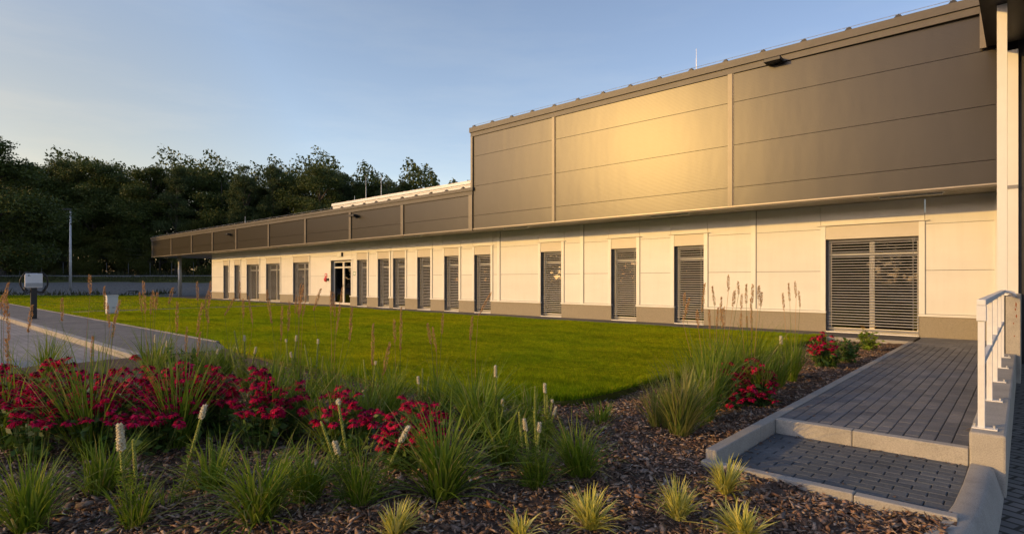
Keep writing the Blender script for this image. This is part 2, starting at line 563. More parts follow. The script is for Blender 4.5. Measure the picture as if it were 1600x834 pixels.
def tag(o, label, cat, group=None):
    o['label'] = label
    o['category'] = cat
    if 'kind' not in o:
        o['kind'] = 'thing'
    if group:
        o['group'] = group
    return o


def struct(o, kind='structure'):
    o['kind'] = kind
    return o


def empty(name, loc, label, cat, group=None):
    o = bpy.data.objects.new(name, None)
    col.objects.link(o)
    o.location = loc
    o.empty_display_size = 0.2
    return tag(o, label, cat, group)


def dup(o, parent=None, loc=None, name=None):
    c = o.copy()
    col.objects.link(c)
    c.parent = parent
    if loc is not None:
        c.location = loc
    for ch in list(o.children):
        dup(ch, c)
    return c


# ================================================================== GROUND
ZM = -0.08          # mulch level
ZS = -0.13          # lower slab level
ZP = -0.12          # parking level


def hgt(s):
    return np.interp(s, [46, 52, 71, 77, 78, 200, 900], [-0.35, 0.02, 1.10, 1.88, 1.95, 3.0, 8.0])


def terrain():
    ss = np.concatenate([np.linspace(-300, -20, 8), np.linspace(0, 44, 6), np.linspace(46, 90, 45), np.linspace(100, 900, 14)])
    rr = np.concatenate([np.linspace(-900, -140, 8), np.linspace(-130, 60, 80), np.linspace(80, 900, 10)])
    V = []
    for s in ss:
        for r in rr:
            p = ST(s, r)
            z = float(hgt(s))
            if 50 < s < 80:
                z += 0.05 * math.sin(r * 0.9 + s) + 0.04 * math.sin(r * 2.3 - s * 1.7)
            V.append((p.x, p.y, z))
    n = len(rr)
    Fc = [(i * n + j, i * n + j + 1, (i + 1) * n + j + 1, (i + 1) * n + j) for i in range(len(ss) - 1) for j in range(n - 1)]
    me = np_mesh('ground', V, Fc, ['gravel', 'lawn_base'], [0 if s < 71 else 1 for s in ss[:-1] for j in range(n - 1)])
    return struct(link('ground', me))


terrain()

# lawn: front edge Y=5, right edge X=-3.7 with a rounded corner, path across at X=-29.5..-30.4
LAWN_Y1 = 15.35


def arc(cx, cy, r, a0, a1, n=8):
    return [(cx + r * math.cos(R(a0 + (a1 - a0) * i / n)), cy + r * math.sin(R(a0 + (a1 - a0) * i / n))) for i in range(n + 1)]


lawn_main = [(-29.4, 5.0), (-13.2, 5.0), (-11.5, 4.5)] + arc(-5.0, 5.75, 1.3, -90, 0) + [(-3.55, LAWN_Y1), (-29.4, LAWN_Y1)]
lawn_far = [(-72.0, 5.0), (-30.5, 5.0), (-30.5, LAWN_Y1), (-58.0, LAWN_Y1), (-58.0, 19), (-57.0, 19.0)]
struct(MB().prism(lawn_main, -0.3, -0.005).build('lawn', 'lawn_base'))
struct(MB().prism(lawn_far, -0.3, -0.005).build('lawn', 'lawn_base'))


def in_poly(px, py, poly):
    inside = np.zeros(len(px), bool)
    n = len(poly)
    for i in range(n):
        x0, y0 = poly[i]
        x1, y1 = poly[(i + 1) % n]
        if y0 == y1:
            continue
        c = ((y0 > py) != (y1 > py)) & (px < (x1 - x0) * (py - y0) / (y1 - y0) + x0)
        inside ^= c
    return inside


def tri_blades(P, h, wd, lean, rg):
    n = len(P)
    a = rg.uniform(0, 2 * np.pi, n)
    side = np.stack([np.cos(a), np.sin(a), np.zeros(n)], 1)
    b = rg.uniform(0, 2 * np.pi, n)
    tip = np.stack([np.cos(b) * lean, np.sin(b) * lean, np.ones(n)], 1) * h[:, None]
    V = np.empty((n, 3, 3), np.float32)
    V[:, 0] = P - side * wd[:, None] / 2
    V[:, 1] = P + side * wd[:, None] / 2
    V[:, 2] = P + tip
    return V.reshape(-1, 3), np.arange(n * 3).reshape(-1, 3)


def grow_lawn():
    N = 3200000
    X = np.concatenate([rng.uniform(-30, -3.4, N), rng.uniform(-72, -30, N // 2)])
    Y = np.concatenate([rng.uniform(4.3, LAWN_Y1, N), rng.uniform(5, 19, N // 2)])
    s = -SN * X + CS * Y
    r = CS * X + SN * Y
    ok = (in_poly(X, Y, lawn_main) | in_poly(X, Y, lawn_far)) & (np.abs(r / s) < 0.98)
    dens = np.clip((9.0 / s), 0, 1) ** 1.9
    ok &= rng.random(len(X)) < dens * 0.8
    X, Y, s = X[ok], Y[ok], s[ok]
    n = len(X)
    k = np.clip(s / 9.0, 1, 5)
    patch = 0.85 + 0.3 * np.sin(X * 1.7 + np.sin(Y * 2.1)) * np.sin(Y * 1.3 + X * 0.4)
    edge = ((X > -5.2) & (Y < 6.6)) | (Y < 5.2) | (X > -3.85)
    h = rng.uniform(0.03, 0.06, n) * patch * np.where(edge, 1.6, 1.0) * k ** 0.2
    wd = rng.uniform(0.007, 0.013, n) * k ** 0.85
    P = np.stack([X, Y, np.full(n, -0.006)], 1)
    V, Fc = tri_blades(P, h, wd, rng.uniform(0.05, 0.6, n), rng)
    o = link('grass', np_mesh('grass', V, Fc, 'lawn_blade'))
    struct(o, 'stuff')
    tag(o, 'short green mown grass blades of the lawn before the building', 'grass')


def tri_lean_fix():
    pass


# (lean is an array: broadcast per blade)
def tri_blades(P, h, wd, lean, rg):
    n = len(P)
    a = rg.uniform(0, 2 * np.pi, n)
    side = np.stack([np.cos(a), np.sin(a), np.zeros(n)], 1)
    b = rg.uniform(0, 2 * np.pi, n)
    tip = np.stack([np.cos(b) * lean, np.sin(b) * lean, np.ones(n)], 1) * np.asarray(h)[:, None]
    V = np.empty((n, 3, 3), np.float32)
    V[:, 0] = P - side * wd[:, None] / 2
    V[:, 1] = P + side * wd[:, None] / 2
    V[:, 2] = P + tip
    return V.reshape(-1, 3), np.arange(n * 3).reshape(-1, 3)


grow_lawn()

# mulch bed
bed_poly = [(-11.6, -3.0), (1.2, -3.0), (1.2, 2.6), (-0.33, 4.1), (-0.33, 4.42), (-1.84, 4.42), (-1.9, 4.42), (-1.9, LAWN_Y1), (-3.9, LAWN_Y1), (-3.9, 5.6), (-5, 4.5), (-11.6, 4.6)]


def bed_h(X, Y):
    return ZM - 0.04 * np.clip((X + 2.6) / 0.7, 0, 1) * np.clip((4.9 - Y) / 0.5, 0, 1) + 0.072 * np.clip((-10.3 - X) / 1.1, 0, 1) + 0.012 * np.sin(X * 5.1 + Y * 2.0) + 0.010 * np.sin(Y * 6.3 - X * 3.0) + 0.03 * np.exp(-((Y - 4.9) / 0.5) ** 2)


def make_bed():
    xs = np.arange(-11.6, 1.31, 0.1)
    ys = np.arange(-3.0, LAWN_Y1 + 0.01, 0.1)
    XX, YY = np.meshgrid(xs, ys, indexing='ij')
    ZZ = bed_h(XX, YY) + rng.normal(0, 0.004, XX.shape)
    V = np.stack([XX, YY, ZZ], 2).reshape(-1, 3)
    n = len(ys)
    i, j = np.meshgrid(np.arange(len(xs) - 1), np.arange(n - 1), indexing='ij')
    i, j = i.ravel(), j.ravel()
    cxm, cym = xs[i] + 0.05, ys[j] + 0.05
    ok = in_poly(cxm, cym, bed_poly)
    i, j = i[ok], j[ok]
    Fc = np.stack([i * n + j, (i + 1) * n + j, (i + 1) * n + j + 1, i * n + j + 1], 1)
    struct(link('soil', np_mesh('soil', V, Fc, 'mulch_soil')))


make_bed()


def chips(name, N, matn, smin, smax, label, seed, dens0=1.0):
    rg = np.random.default_rng(seed)
    X = rg.uniform(-9.5, 0.8, N * 12)
    Y = rg.uniform(-0.3, 15.2, N * 12)
    s = -SN * X + CS * Y
    r = CS * X + SN * Y
    ok = in_poly(X, Y, bed_poly) & (s > 2.2) & (np.abs(r / s) < 1.0)
    ok &= rg.random(len(X)) < np.clip(4.5 / np.maximum(s, 0.1), 0, 1) ** 1.6
    X, Y = X[ok][:N], Y[ok][:N]
    n = len(X)
    L = rg.uniform(smin, smax, n) * rg.choice([0.6, 0.85, 1.1, 1.5], n)
    W = L * rg.uniform(0.18, 0.55, n)
    az = rg.uniform(0, 2 * np.pi, n)
    tilt = rg.normal(0, 0.36, n)
    roll = rg.normal(0, 0.5, n)
    e1 = np.stack([np.cos(az) * np.cos(tilt), np.sin(az) * np.cos(tilt), np.sin(tilt)], 1)
    e2 = np.stack([-np.sin(az) * np.cos(roll), np.cos(az) * np.cos(roll), np.sin(roll)], 1)
    nrm = np.cross(e1, e2)
    C = np.stack([X, Y, bed_h(X, Y) + rg.uniform(0.002, 0.022, n)], 1)
    # six-cornered flake with a raised middle, slightly thick
    V = np.empty((n, 8, 3), np.float32)
    th = (L * rg.uniform(0.02, 0.07, n))[:, None]
    cor = [(-1, -0.6), (-0.2, -1.0), (1, -0.5), (0.9, 0.55), (0.1, 1.0), (-0.9, 0.7)]
    for k, (a, b) in enumerate(cor):
        ja = a * rg.uniform(0.6, 1.15, n)
        jb = b * rg.uniform(0.6, 1.15, n)
        V[:, k] = C + e1 * (ja * L / 2)[:, None] + e2 * (jb * W / 2)[:, None] - nrm * th * (abs(a) * 0.6)
    V[:, 6] = C + nrm * th + e1 * (L * 0.12)[:, None]
    V[:, 7] = C - nrm * th * 1.6
    F1 = []
    for k in range(6):
        F1.append((k, (k + 1) % 6, 6))
    for k in range(6):
        F1.append(((k + 1) % 6, k, 7))
    F1 = np.array(F1)
    Fc = (np.arange(n)[:, None, None] * 8 + F1[None]).reshape(-1, 3)
    o = link(name, np_mesh(name, V.reshape(-1, 3), Fc, matn))
    struct(o, 'stuff')
    tag(o, label, 'mulch')


chips('bark_mulch', 62000, 'bark', 0.022, 0.075, 'dark brown bark chips covering the planting bed', 3)
chips('pale_chips', 420, 'pale_chip', 0.02, 0.05, 'scattered pale wood and stone chips on the bark mulch', 5)

def debris():
    rg = np.random.default_rng(9)
    n = 130
    e = rg.random(n)
    X = np.where(e < 0.35, rg.uniform(-1.79, -0.35, n), np.where(e < 0.7, -1.79 + np.abs(rg.normal(0, 0.06, n)), rg.uniform(-1.7, -0.4, n)))
    Y = np.where(e < 0.35, 5.82 - np.abs(rg.normal(0, 0.05, n)), np.where(e < 0.7, rg.uniform(4.5, 5.8, n), 4.44 + np.abs(rg.normal(0, 0.12, n))))
    far = rg.random(n) < 0.25
    Y = np.where(far, rg.uniform(6.0, 12.0, n), Y)
    X = np.where(far, -1.78 + np.abs(rg.normal(0, 0.12, n)), X)
    Z = np.where(Y > 5.9, 0.004, ZS + 0.004)
    L = rg.uniform(0.008, 0.032, n)
    az = rg.uniform(0, 6.28, n)
    V = np.empty((n, 4, 3), np.float32)
    for k, (a, b) in enumerate(((-1, 0), (0, 0.4), (1, 0.1), (0.1, -0.4))):
        V[:, k, 0] = X + L * (a * np.cos(az) - b * np.sin(az))
        V[:, k, 1] = Y + L * (a * np.sin(az) + b * np.cos(az))
        V[:, k, 2] = Z + (0.006 if k % 2 else 0.0) * rg.random(n)
    o = link('debris', np_mesh('debris', V.reshape(-1, 3), np.arange(n * 4).reshape(-1, 4), 'bark'))
    struct(o, 'stuff')
    tag(o, 'crumbs of bark and dry leaf lying on the paving edges', 'debris')


debris()

# left pavement, its kerbs, parking, crossing path
PV = [(-75, 3.22), (-12.4, 3.22), (-11.7, 3.5), (-11.6, 4.6), (-13.2, 4.93), (-75, 4.93)]
struct(MB().prism(PV, -0.3, 0.0).build('pavement', 'pavement'))
struct(MB().box(-75, -13.2, 4.93, 5.0, -0.3, 0.012).build('kerb', 'kerb'))
kb = MB()
x = -75.0
while x < -12.6:
    kb.box(x, x + 0.99, 3.05, 3.22, -0.4, 0.004)
    x += 1.0
kb.build('kerb', 'kerb', bevel=0.012)['kind'] = 'structure'
struct(MB().box(-90, -11.6, -40, 3.05, -0.5, ZP).build('parking', 'parking'))
struct(MB().box(-11.6, 40, -40, -3.0, -0.5, ZP).build('parking', 'parking'))
struct(MB().box(-30.5, -29.4, 5.0, LAWN_Y1, -0.3, 0.0).build('path', 'dark_strip'))
struct(MB().box(-60, -1.86, LAWN_Y1, 16.62, -0.3, 0.001).build('path', 'dark_strip'))
struct(MB().box(-57, -45.4, 16.62, 21.0, -0.3, 0.001).build('path', 'dark_strip'))


# near walkway of single pavers
def pavers(mb, x0, x1, y0, y1, lx, ly, gx, gy, z, bond=0.5, along='y', ch=0.004, rg=random):
    """rows of chamfered stones; rows run along `along`"""
    if along == 'y':
        nrow = int(round((x1 - x0) / lx))
        rows = [(x0 + i * (x1 - x0) / nrow, x0 + (i + 1) * (x1 - x0) / nrow) for i in range(nrow)]
        a0, a1, L = y0, y1, ly
    else:
        nrow = int(round((y1 - y0) / ly))
        rows = [(y0 + i * (y1 - y0) / nrow, y0 + (i + 1) * (y1 - y0) / nrow) for i in range(nrow)]
        a0, a1, L = x0, x1, lx
    for i, (r0, r1) in enumerate(rows):
        a = a0 - (L * bond if i % 2 else 0)
        while a < a1 - 0.01:
            b0, b1 = max(a, a0), min(a + L, a1)
            a += L
            if b1 - b0 < 0.03:
                continue
            if along == 'y':
                X0, X1, Y0, Y1 = r0 + gx / 2, r1 - gx / 2, b0 + gy / 2, b1 - gy / 2
            else:
                X0, X1, Y0, Y1 = b0 + gx / 2, b1 - gx / 2, r0 + gy / 2, r1 - gy / 2
            dz = rg.uniform(-0.0015, 0.0015)
            t = [rg.uniform(-0.0012, 0.0012) for _ in range(4)]
            b = len(mb.v)
            for q, (zz, ins) in enumerate(((z - 0.03, 0), (z - ch, 0), (z, ch * 1.3))):
                for kk, (xx, yy) in enumerate(((X0 + ins, Y0 + ins), (X1 - ins, Y0 + ins), (X1 - ins, Y1 - ins), (X0 + ins, Y1 - ins))):
                    mb.v.append((xx, yy, zz + dz + (t[kk] if q else 0)))
            for q in (0, 4):
                for kk in range(4):
                    k2 = (kk + 1) % 4
                    mb.f.append((b + q + kk, b + q + k2, b + q + 4 + k2, b + q + 4 + kk))
                    mb.mi.append(0)
            mb.f.append((b + 8, b + 9, b + 10, b + 11))
            mb.mi.append(0)


mb = MB()
pavers(mb, -1.80, -0.34, 5.935, 14.4, 0.112, 0.2, 0.0065, 0.005, 0.0, 0.5, 'y')
pavers(mb, -1.80, -0.34, 14.4, 16.6, 0.2, 0.1, 0.004, 0.008, 0.0, 0.5, 'x')
struct(mb.build('walkway', 'paver'))
struct(MB().box(-1.80, -0.34, 5.9, 16.62, -0.3, -0.012).build('walkway', 'joint'))
mb = MB()
pavers(mb, -1.80, -0.33, 4.5, 5.83, 0.2, 0.102, 0.007, 0.004, ZS, 0.5, 'x')
struct(mb.build('walkway', 'slab_paver'))
struct(MB().box(-1.80, -0.30, 4.4, 5.83, -0.4, ZS - 0.012).build('walkway', 'joint'))
# kerbs of the walkway: long left one, step, front edge, big curved one at right
kb = MB()
y = 4.42
while y < 15.3:
    y2 = min(y + 1.0, 15.3)
    z0, z1 = 0.004, 0.004
    kb.box(-1.90, -1.805, y, y2 - 0.004, -0.35, 0.006)
    y += 1.0
kb.box(-3.55, -1.90, 15.2, 15.30, -0.35, 0.006)
kb.build('kerb', 'kerb', bevel=0.008)['kind'] = 'structure'
kb = MB()
kb.box(-1.803, -1.153, 5.83, 5.93, -0.35, 0.006)
kb.box(-1.149, -0.335, 5.83, 5.93, -0.35, 0.006)
kb.build('kerb', 'concrete', bevel=0.008)['kind'] = 'structure'
kb = MB()
kb.box(-1.90, -0.85, 4.33, 4.415, -0.35, ZS + 0.062)
kb.box(-0.846, -0.30, 4.33, 4.415, -0.35, ZS + 0.055)
kb.build('kerb', 'kerb', bevel=0.008)['kind'] = 'structure'


def curved_kerb():
    """road kerb that leaves the wall end and swings left towards the viewer"""
    inner = [(-0.325, 5.80), (-0.33, 5.2), (-0.345, 4.7), (-0.38, 4.3), (-0.46, 3.9), (-0.62, 3.4), (-0.9, 2.8), (-1.5, 2.0)]
    wd = 0.15
    prof = [(0.0, -0.4), (0.0, ZS + 0.02), (0.012, ZS + 0.032), (wd - 0.03, ZS + 0.028), (wd, ZS + 0.0), (wd + 0.075, -0.4)]
    pts = [Vector((a, b, 0)) for a, b in inner]
    V, Fc = [], []
    for i, p in enumerate(pts):
        d = (pts[min(i + 1, len(pts) - 1)] - pts[max(0, i - 1)]).normalized()
        nrm = Vector((-d.y, d.x, 0))
        if nrm.x < 0:
            nrm = -nrm
        for a, z in prof:
            V.append((p.x + nrm.x * a, p.y + nrm.y * a, z))
    k = len(prof)
    for i in range(len(pts) - 1):
        for j in range(k - 1):
            Fc.append((i * k + j, i * k + j + 1, (i + 1) * k + j + 1, (i + 1) * k + j))
    o = link('kerb', np_mesh('kerb', V, Fc, 'kerb'))
    struct(o)


curved_kerb()
struct(MB().box(-0.35, 40, -3.0, 60, -0.6, -0.33).build('driveway', 'driveway'))

# bank: road edge and rough verge before the forest
kb = MB()
for i in range(70):
    r0 = -130 + i * 2.6
    a, b, c, d = ST(76.9, r0), ST(76.9, r0 + 2.58), ST(77.5, r0 + 2.58), ST(77.5, r0)
    kb.prism([(a.x, a.y), (b.x, b.y), (c.x, c.y), (d.x, d.y)], 1.7, 2.03)
struct(kb.build('road_kerb', 'asphalt'))


def verge():
    n = 26000
    s = np.concatenate([rng.uniform(71.5, 76.5, n // 2), rng.uniform(78, 82, n // 3), rng.uniform(50.5, 54, n // 6)])
    n = len(s)
    r = rng.uniform(-95, 8, n)
    X = r * CS - s * SN
    Y = r * SN + s * CS
    ok = ~((X > -59) & (Y > 13))
    s, r, X, Y = s[ok], r[ok], X[ok], Y[ok]
    n = len(s)
    cl = np.clip(np.sin(r * 0.9) + np.sin(r * 2.1 + 1) + 0.8, 0.25, 2)
    h = np.where(s > 77.6, rng.uniform(0.3, 1.1, n), np.where(s < 55, rng.uniform(0.1, 0.35, n) * cl, rng.uniform(0.1, 0.3, n)))
    P = np.stack([X, Y, hgt(s) - 0.02], 1)
    V, Fc = tri_blades(P, h, rng.uniform(0.06, 0.16, n), rng.uniform(0.1, 0.7, n), rng)
    o = link('weeds', np_mesh('weeds', V, Fc, 'verge'))
    struct(o, 'stuff')
    tag(o, 'rough weeds and tall grass on the bank before the forest', 'weeds')


verge()

# ================================================================== BUILDING
YW = 16.65           # white wall face
YF = 15.25           # fascia face
ZSOF = 3.32
ZJ = (1.59, 2.69)
ZPL = 0.49
XL, XR = XW(331, YW), -0.36
XC = XW(237, YF)     # far end of the canopy
XB = XW(738, YF)     # left edge of the tall volume
B = empty('office_building', (-20, YW, 0), 'long low white building with bronze metal fascia and a tall block at right', 'building')
bx = (-20, YW, 0)


class BM(MB):
    """mesh given in world places, stored relative to the building's base"""

    def build(self, name, mats, parent=None, **k):
        loc = Vector(parent_loc(parent))
        self.v = [tuple(Vector(v) - loc) for v in self.v]
        return MB.build(self, name, mats, parent, **k)


def parent_loc(p):
    l = Vector((0, 0, 0))
    while p is not None:
        l += Vector(p.location)
        p = p.parent
    return l


wins = [(349.6, 357.6), (366.7, 375.2), (385.8, 405.0), (416.2, 437.6), (458.4, 482.8), 'door', (558.3, 573.6), (590.8, 608.2),
        (614.6, 633.2), (652.5, 672.9), (694.6, 717.0), (741.4, 766.8), (845.2, 877.3), (955.3, 994.4), (1053.7, 1099.8), (1290.4, 1435.5)]
ops = []
for wn in wins:
    a, b = (517.2, 548.7) if wn == 'door' else wn
    ops.append((XW(a, YW), XW(b, YW), wn == 'door'))
ZO0, ZO1, ZO2 = 0.03, 2.42, 2.77

strips = [XW(1177.5, YW), XW(909.5, YW), XW(779.5, YW)]
joints = [XW(q, YW) for q in (406, 458.0, 516.6, 591.2, 675)]
edges = sorted([XL, XR] + strips + joints)

clad, core = BM(), BM()
TW = 0.12            # trim width beside the openings


def seg(x0, x1, z0, z1):
    """cladding between x0,x1 split at the panel joints"""
    xs = [x0] + [e for e in edges if x0 + 0.02 < e < x1 - 0.02] + [x1]
    zs = [z0] + [z for z in ZJ if z0 + 0.02 < z < z1 - 0.02] + [z1]
    for a, b in zip(xs[:-1], xs[1:]):
        for c, d in zip(zs[:-1], zs[1:]):
            clad.box(a + 0.005, b - 0.005, YW, YW + 0.05, c + 0.005, d - 0.005)


prev = XL
for (a, b, door) in ops + [(XR, XR + 0.01, None)]:
    l = a - (0.03 if door else TW) if door is not None else XR
    seg(prev, l, ZPL + 0.06, ZSOF)
    core.box(prev, a if door is not None else XR, YW + 0.052, YW + 0.3, 0.0, ZSOF)
    pl0, pl1 = prev - (TW - 0.01 if prev != XL else 0), (a - 0.0 if door is not None else XR)
    BM().box(pl0, pl1, YW - 0.015, YW + 0.3, -0.25, ZPL).build('plinth', 'plinth', B)
    BM().box(pl0 - 0.012, pl1 + 0.012, YW - 0.05, YW + 0.05, ZPL + 0.003, ZPL + 0.055).build('plinth_cap', 'white_trim', B)
    if door is not None:
        top = ZO1 if door else ZO2
        seg(l, b + (0.03 if door else TW), top + 0.02, ZSOF)
        core.box(a, b, YW + 0.052, YW + 0.3, top - 0.0 if door else ZO1 + 0.02, ZSOF)
        prev = b + (0.03 if door else TW)
clad.build('wall', 'white_panel', B)
core.build('wall_core', 'dark_gap', B)
# end wall at the far left and back of the low block
BM().box(XL, XL + 0.3, YW + 0.3, 30, 0, ZSOF).box(XL, XR + 9, 29.7, 30, 0, ZSOF).build('back_wall', 'white_panel', B)
for sx in strips:
    k = 0.13 if sx > -9 else 0.14
    BM().box(sx - k / 2, sx + k / 2, YW - 0.03, YW - 0.002, ZPL + 0.06, ZSOF).build('cover_strip', 'white_trim', B)
    BM().box(sx + k / 2 + 0.001, sx + k / 2 + 0.02, YW - 0.012, YW - 0.003, ZPL + 0.06, ZSOF).build('strip_gap', 'grey_metal', B)  # thin grey sliver drawn as the dark gap line beside the strip
BM().box(XR - 0.14, XR, YW - 0.03, YW - 0.002, ZPL + 0.06, ZSOF).build('cover_strip', 'white_trim', B)


def slats(mb, x0, x1, z0, z1, y):
    n = int((z1 - z0) / 0.070)
    for i in range(n):
        z = z1 - 0.04 - i * (z1 - z0 - 0.05) / n
        b = len(mb.v)
        prof = ((-0.034, -0.012), (-0.031, 0.000), (0.0, 0.006), (0.031, 0.007), (0.034, 0.002))
        for xx in (x0, x1):
            for (py, pz) in prof:
                mb.v.append((xx, y + py, z + pz))
        for q in range(4):
            mb.f.append((b + q, b + 5 + q, b + 6 + q, b + 1 + q))
            mb.mi.append(0)


for wi, (a, b, door) in enumerate(ops):
    wd = b - a
    if door:
        Dr = BM()
        yy = YW + 0.16
        fwd = 0.10
        mid = (a + b) / 2
        zt = 2.02
        Dr.box(a, a + fwd, yy, yy + 0.07, ZO0, ZO1 - 0.01).box(b - fwd, b, yy, yy + 0.07, ZO0, ZO1 - 0.01)
        Dr.box(a + fwd, b - fwd, yy, yy + 0.07, ZO1 - 0.09, ZO1 - 0.01).box(a + fwd, b - fwd, yy, yy + 0.07, zt, zt + 0.08)
        Dr.box(a + fwd, b - fwd, yy, yy + 0.07, ZO0, ZO0 + 0.12)
        Dr.box(mid - 0.08, mid + 0.08, yy - 0.004, yy + 0.066, ZO0 + 0.12, ZO1 - 0.09)
        d = Dr.build('door', 'frame', B, bevel=0.004)
        BM().box(a + fwd, mid - 0.08, yy + 0.03, yy + 0.04, ZO0 + 0.12, ZO1 - 0.09).box(mid + 0.08, b - fwd, yy + 0.03, yy + 0.04, ZO0 + 0.12, ZO1 - 0.09).build('glass', 'glass', d)
        BM().tube([(mid + 0.045, yy - 0.004, 1.07), (mid + 0.045, yy - 0.06, 1.07), (mid + 0.2, yy - 0.06, 1.07)], 0.012, 6).build('handle', 'grey_metal', d, smooth=True)
        BM().box(mid - 0.07, mid - 0.03, yy - 0.02, yy - 0.006, 1.0, 1.15).build('lock_plate', 'grey_metal', d)
        BM().box(a - 0.001, a + 0.004, YW - 0.01, yy, 0, ZO1).build('reveal', 'grey_metal', B)
        BM().box(a - 0.18, b + 0.18, YW - 0.05, YW - 0.002, ZO1 + 0.025, ZO1 + 0.05).build('drip_rail', 'frame', B)
        BM().box(b, b + 0.1, YW - 0.02, YW + 0.2, ZPL + 0.06, ZO1).build('door_trim', 'white_trim', B)
        continue
    yg = YW + 0.24
    fw = 0.06
    W = BM()
    W.box(a, a + fw, yg, yg + 0.07, ZO0, ZO1 + 0.02).box(b - fw, b, yg, yg + 0.07, ZO0, ZO1 + 0.02)
    W.box(a + fw, b - fw, yg, yg + 0.07, ZO1 - 0.09, ZO1 + 0.02).box(a + fw, b - fw, yg, yg + 0.07, ZO0, ZO0 + 0.09)
    W.box(a + fw, b - fw, yg - 0.006, yg + 0.064, 1.98, 2.06)
    if wd > 1.2:
        mid = (a + b) / 2
        W.box(mid - 0.055, mid + 0.055, yg - 0.003, yg + 0.067, ZO0 + 0.09, 1.98).box(mid - 0.055, mid + 0.055, yg - 0.003, yg + 0.067, 2.06, ZO1 - 0.09)
    # surround: side trims, sill
    win = W.build('window', 'frame', B)
    BM().box(a + fw, b - fw, yg + 0.03, yg + 0.038, ZO0 + 0.09, ZO1 - 0.09).build('glass', 'glass', win)
    S = BM()
    S.box(a - TW, a - 0.004, YW - 0.025, YW + 0.24, ZPL + 0.062, ZO2).box(b + 0.004, b + TW, YW - 0.025, YW + 0.24, ZPL + 0.062, ZO2)
    S.box(a + 0.002, b - 0.002, YW - 0.02, yg - 0.002, ZO0 - 0.03, ZO0 - 0.002)
    S.build('window_trim', 'white_trim', win)
    BM().box(a - 0.003, a + 0.004, YW + 0.0, yg - 0.002, ZO0, ZO1).build('guide_rail', 'grey_metal', win)
    BM().box(b - 0.004, b + 0.003, YW + 0.0, yg - 0.002, ZO0, ZO1).build('guide_rail', 'grey_metal', win)
    BM().box(a - 0.003, b + 0.003, YW - 0.012, YW + 0.2, ZO1, ZO2 - 0.003).build('blind_box', 'blind_box', win)
    D = BM()
    D.box(a - 0.2, b + 0.2, YW - 0.075, YW - 0.001, ZO2 + 0.003, ZO2 + 0.018)
    D.build('drip_rail', 'frame', win)
    BM().box(b + TW + 0.001, b + TW + 0.014, YW - 0.02, YW - 0.001, ZPL + 0.06, ZO2).build('edge_seal', 'grey_metal', win)
    SL = BM()
    slats(SL, a + 0.012, b - 0.012, ZO0 + 0.10, ZO1 - 0.01, YW + 0.12)
    bl = SL.build('blind', 'slat', win)
    L = BM()
    for xx in (a + min(0.12, wd * 0.2), b - min(0.12, wd * 0.2)):
        L.box(xx - 0.006, xx + 0.006, YW + 0.072, YW + 0.074, ZO0 + 0.1, ZO1)
    L.box(a + 0.012, b - 0.012, YW + 0.085, YW + 0.155, ZO0 + 0.055, ZO0 + 0.075)
    L.build('blind_rail', 'grey_metal', win)

# dim rooms behind the glass
I = BM()
I.box(XL + 0.3, XR, YW + 4.3, YW + 4.4, 0, ZSOF)
I.box(XL + 0.3, XR, YW + 0.31, YW + 4.3, -0.02, 0.02)
I.box(XL + 0.3, XR, YW + 0.31, YW + 4.3, 2.95, 3.0)
for q in (-38, -33, -25.5, -21.5, -18, -15.0, -11, -8.4, -5.6):
    I.box(q - 0.06, q + 0.06, YW + 0.31, YW + 4.3, 0.02, 2.95)
I.build('interior', 'interior', B)
BM().box(-2.15, -2.05, YW + 1.2, YW + 1.3, 0.02, 0.85).box(-2.75, -1.75, YW + 1.2, YW + 1.9, 0.86, 0.9).build('desk', 'yellow', B)

# soffit and structure of the overhang
BM().box(XC, XR + 0.0, YF + 0.02, YW + 0.35, ZSOF, ZSOF + 0.016).box(XC, XL + 0.3, YW + 0.35, YW + 7, ZSOF, ZSOF + 0.1).build('soffit', 'soffit', B)
BM().box(XC, XR, YF - 0.004, YF + 0.16, ZSOF - 0.05, ZSOF - 0.002).build('soffit_lip', 'coping', B)
BM().box(XC, XR, YF - 0.03, YF - 0.006, ZSOF - 0.012, ZSOF + 0.018).build('drip_edge', 'lip', B)

# fascia of the low wing
ZL1, ZL2 = 4.63, 4.92
ZB1, ZB2 = 6.86, 7.21
pil = [238.6, 268.2, 300, 332.6, 369.6, 420.4, 477.8, 547.8, 629.2]
pilX = [XW(q, YF) for q in pil] + [XB - 0.16]


def fascia_bay(x0, x1, z1, zj, matn='fascia', tilt=0.0):
    f = BM()
    zs = [ZSOF + 0.02] + list(zj) + [z1]
    for c, d in zip(zs[:-1], zs[1:]):
        f.box(x0 + 0.004, x1 - 0.004, YF, YF + 0.075, c + 0.006, d - 0.006)
    if tilt:
        f.v = [(v[0], v[1] + tilt * (v[0] - x0) / (x1 - x0), v[2]) for v in f.v]
    o = f.build('fascia_panel', matn, B)
    return o


for a, b in zip(pilX[:-1], pilX[1:]):
    fascia_bay(a, b, ZL1, (3.83,))
for i, q in enumerate(pilX[:-1]):
    hw = 0.09
    BM().box(q - hw, q + hw, YF - 0.05, YF - 0.003, ZSOF + 0.02, ZL1).build('fascia_strip', 'fascia_trim', B)
BM().box(XC, XB, YF + 0.082, YF + 0.3, ZSOF + 0.02, ZL2 - 0.02).build('fascia_core', 'dark_gap', B)
BM().box(XC - 0.03, XB + 0.05, YF - 0.05, YF + 0.32, ZL1 + 0.003, ZL1 + 0.16).box(XC - 0.06, XB + 0.1, YF - 0.09, YF + 0.34, ZL1 + 0.163, ZL2).build('coping', 'coping', B)
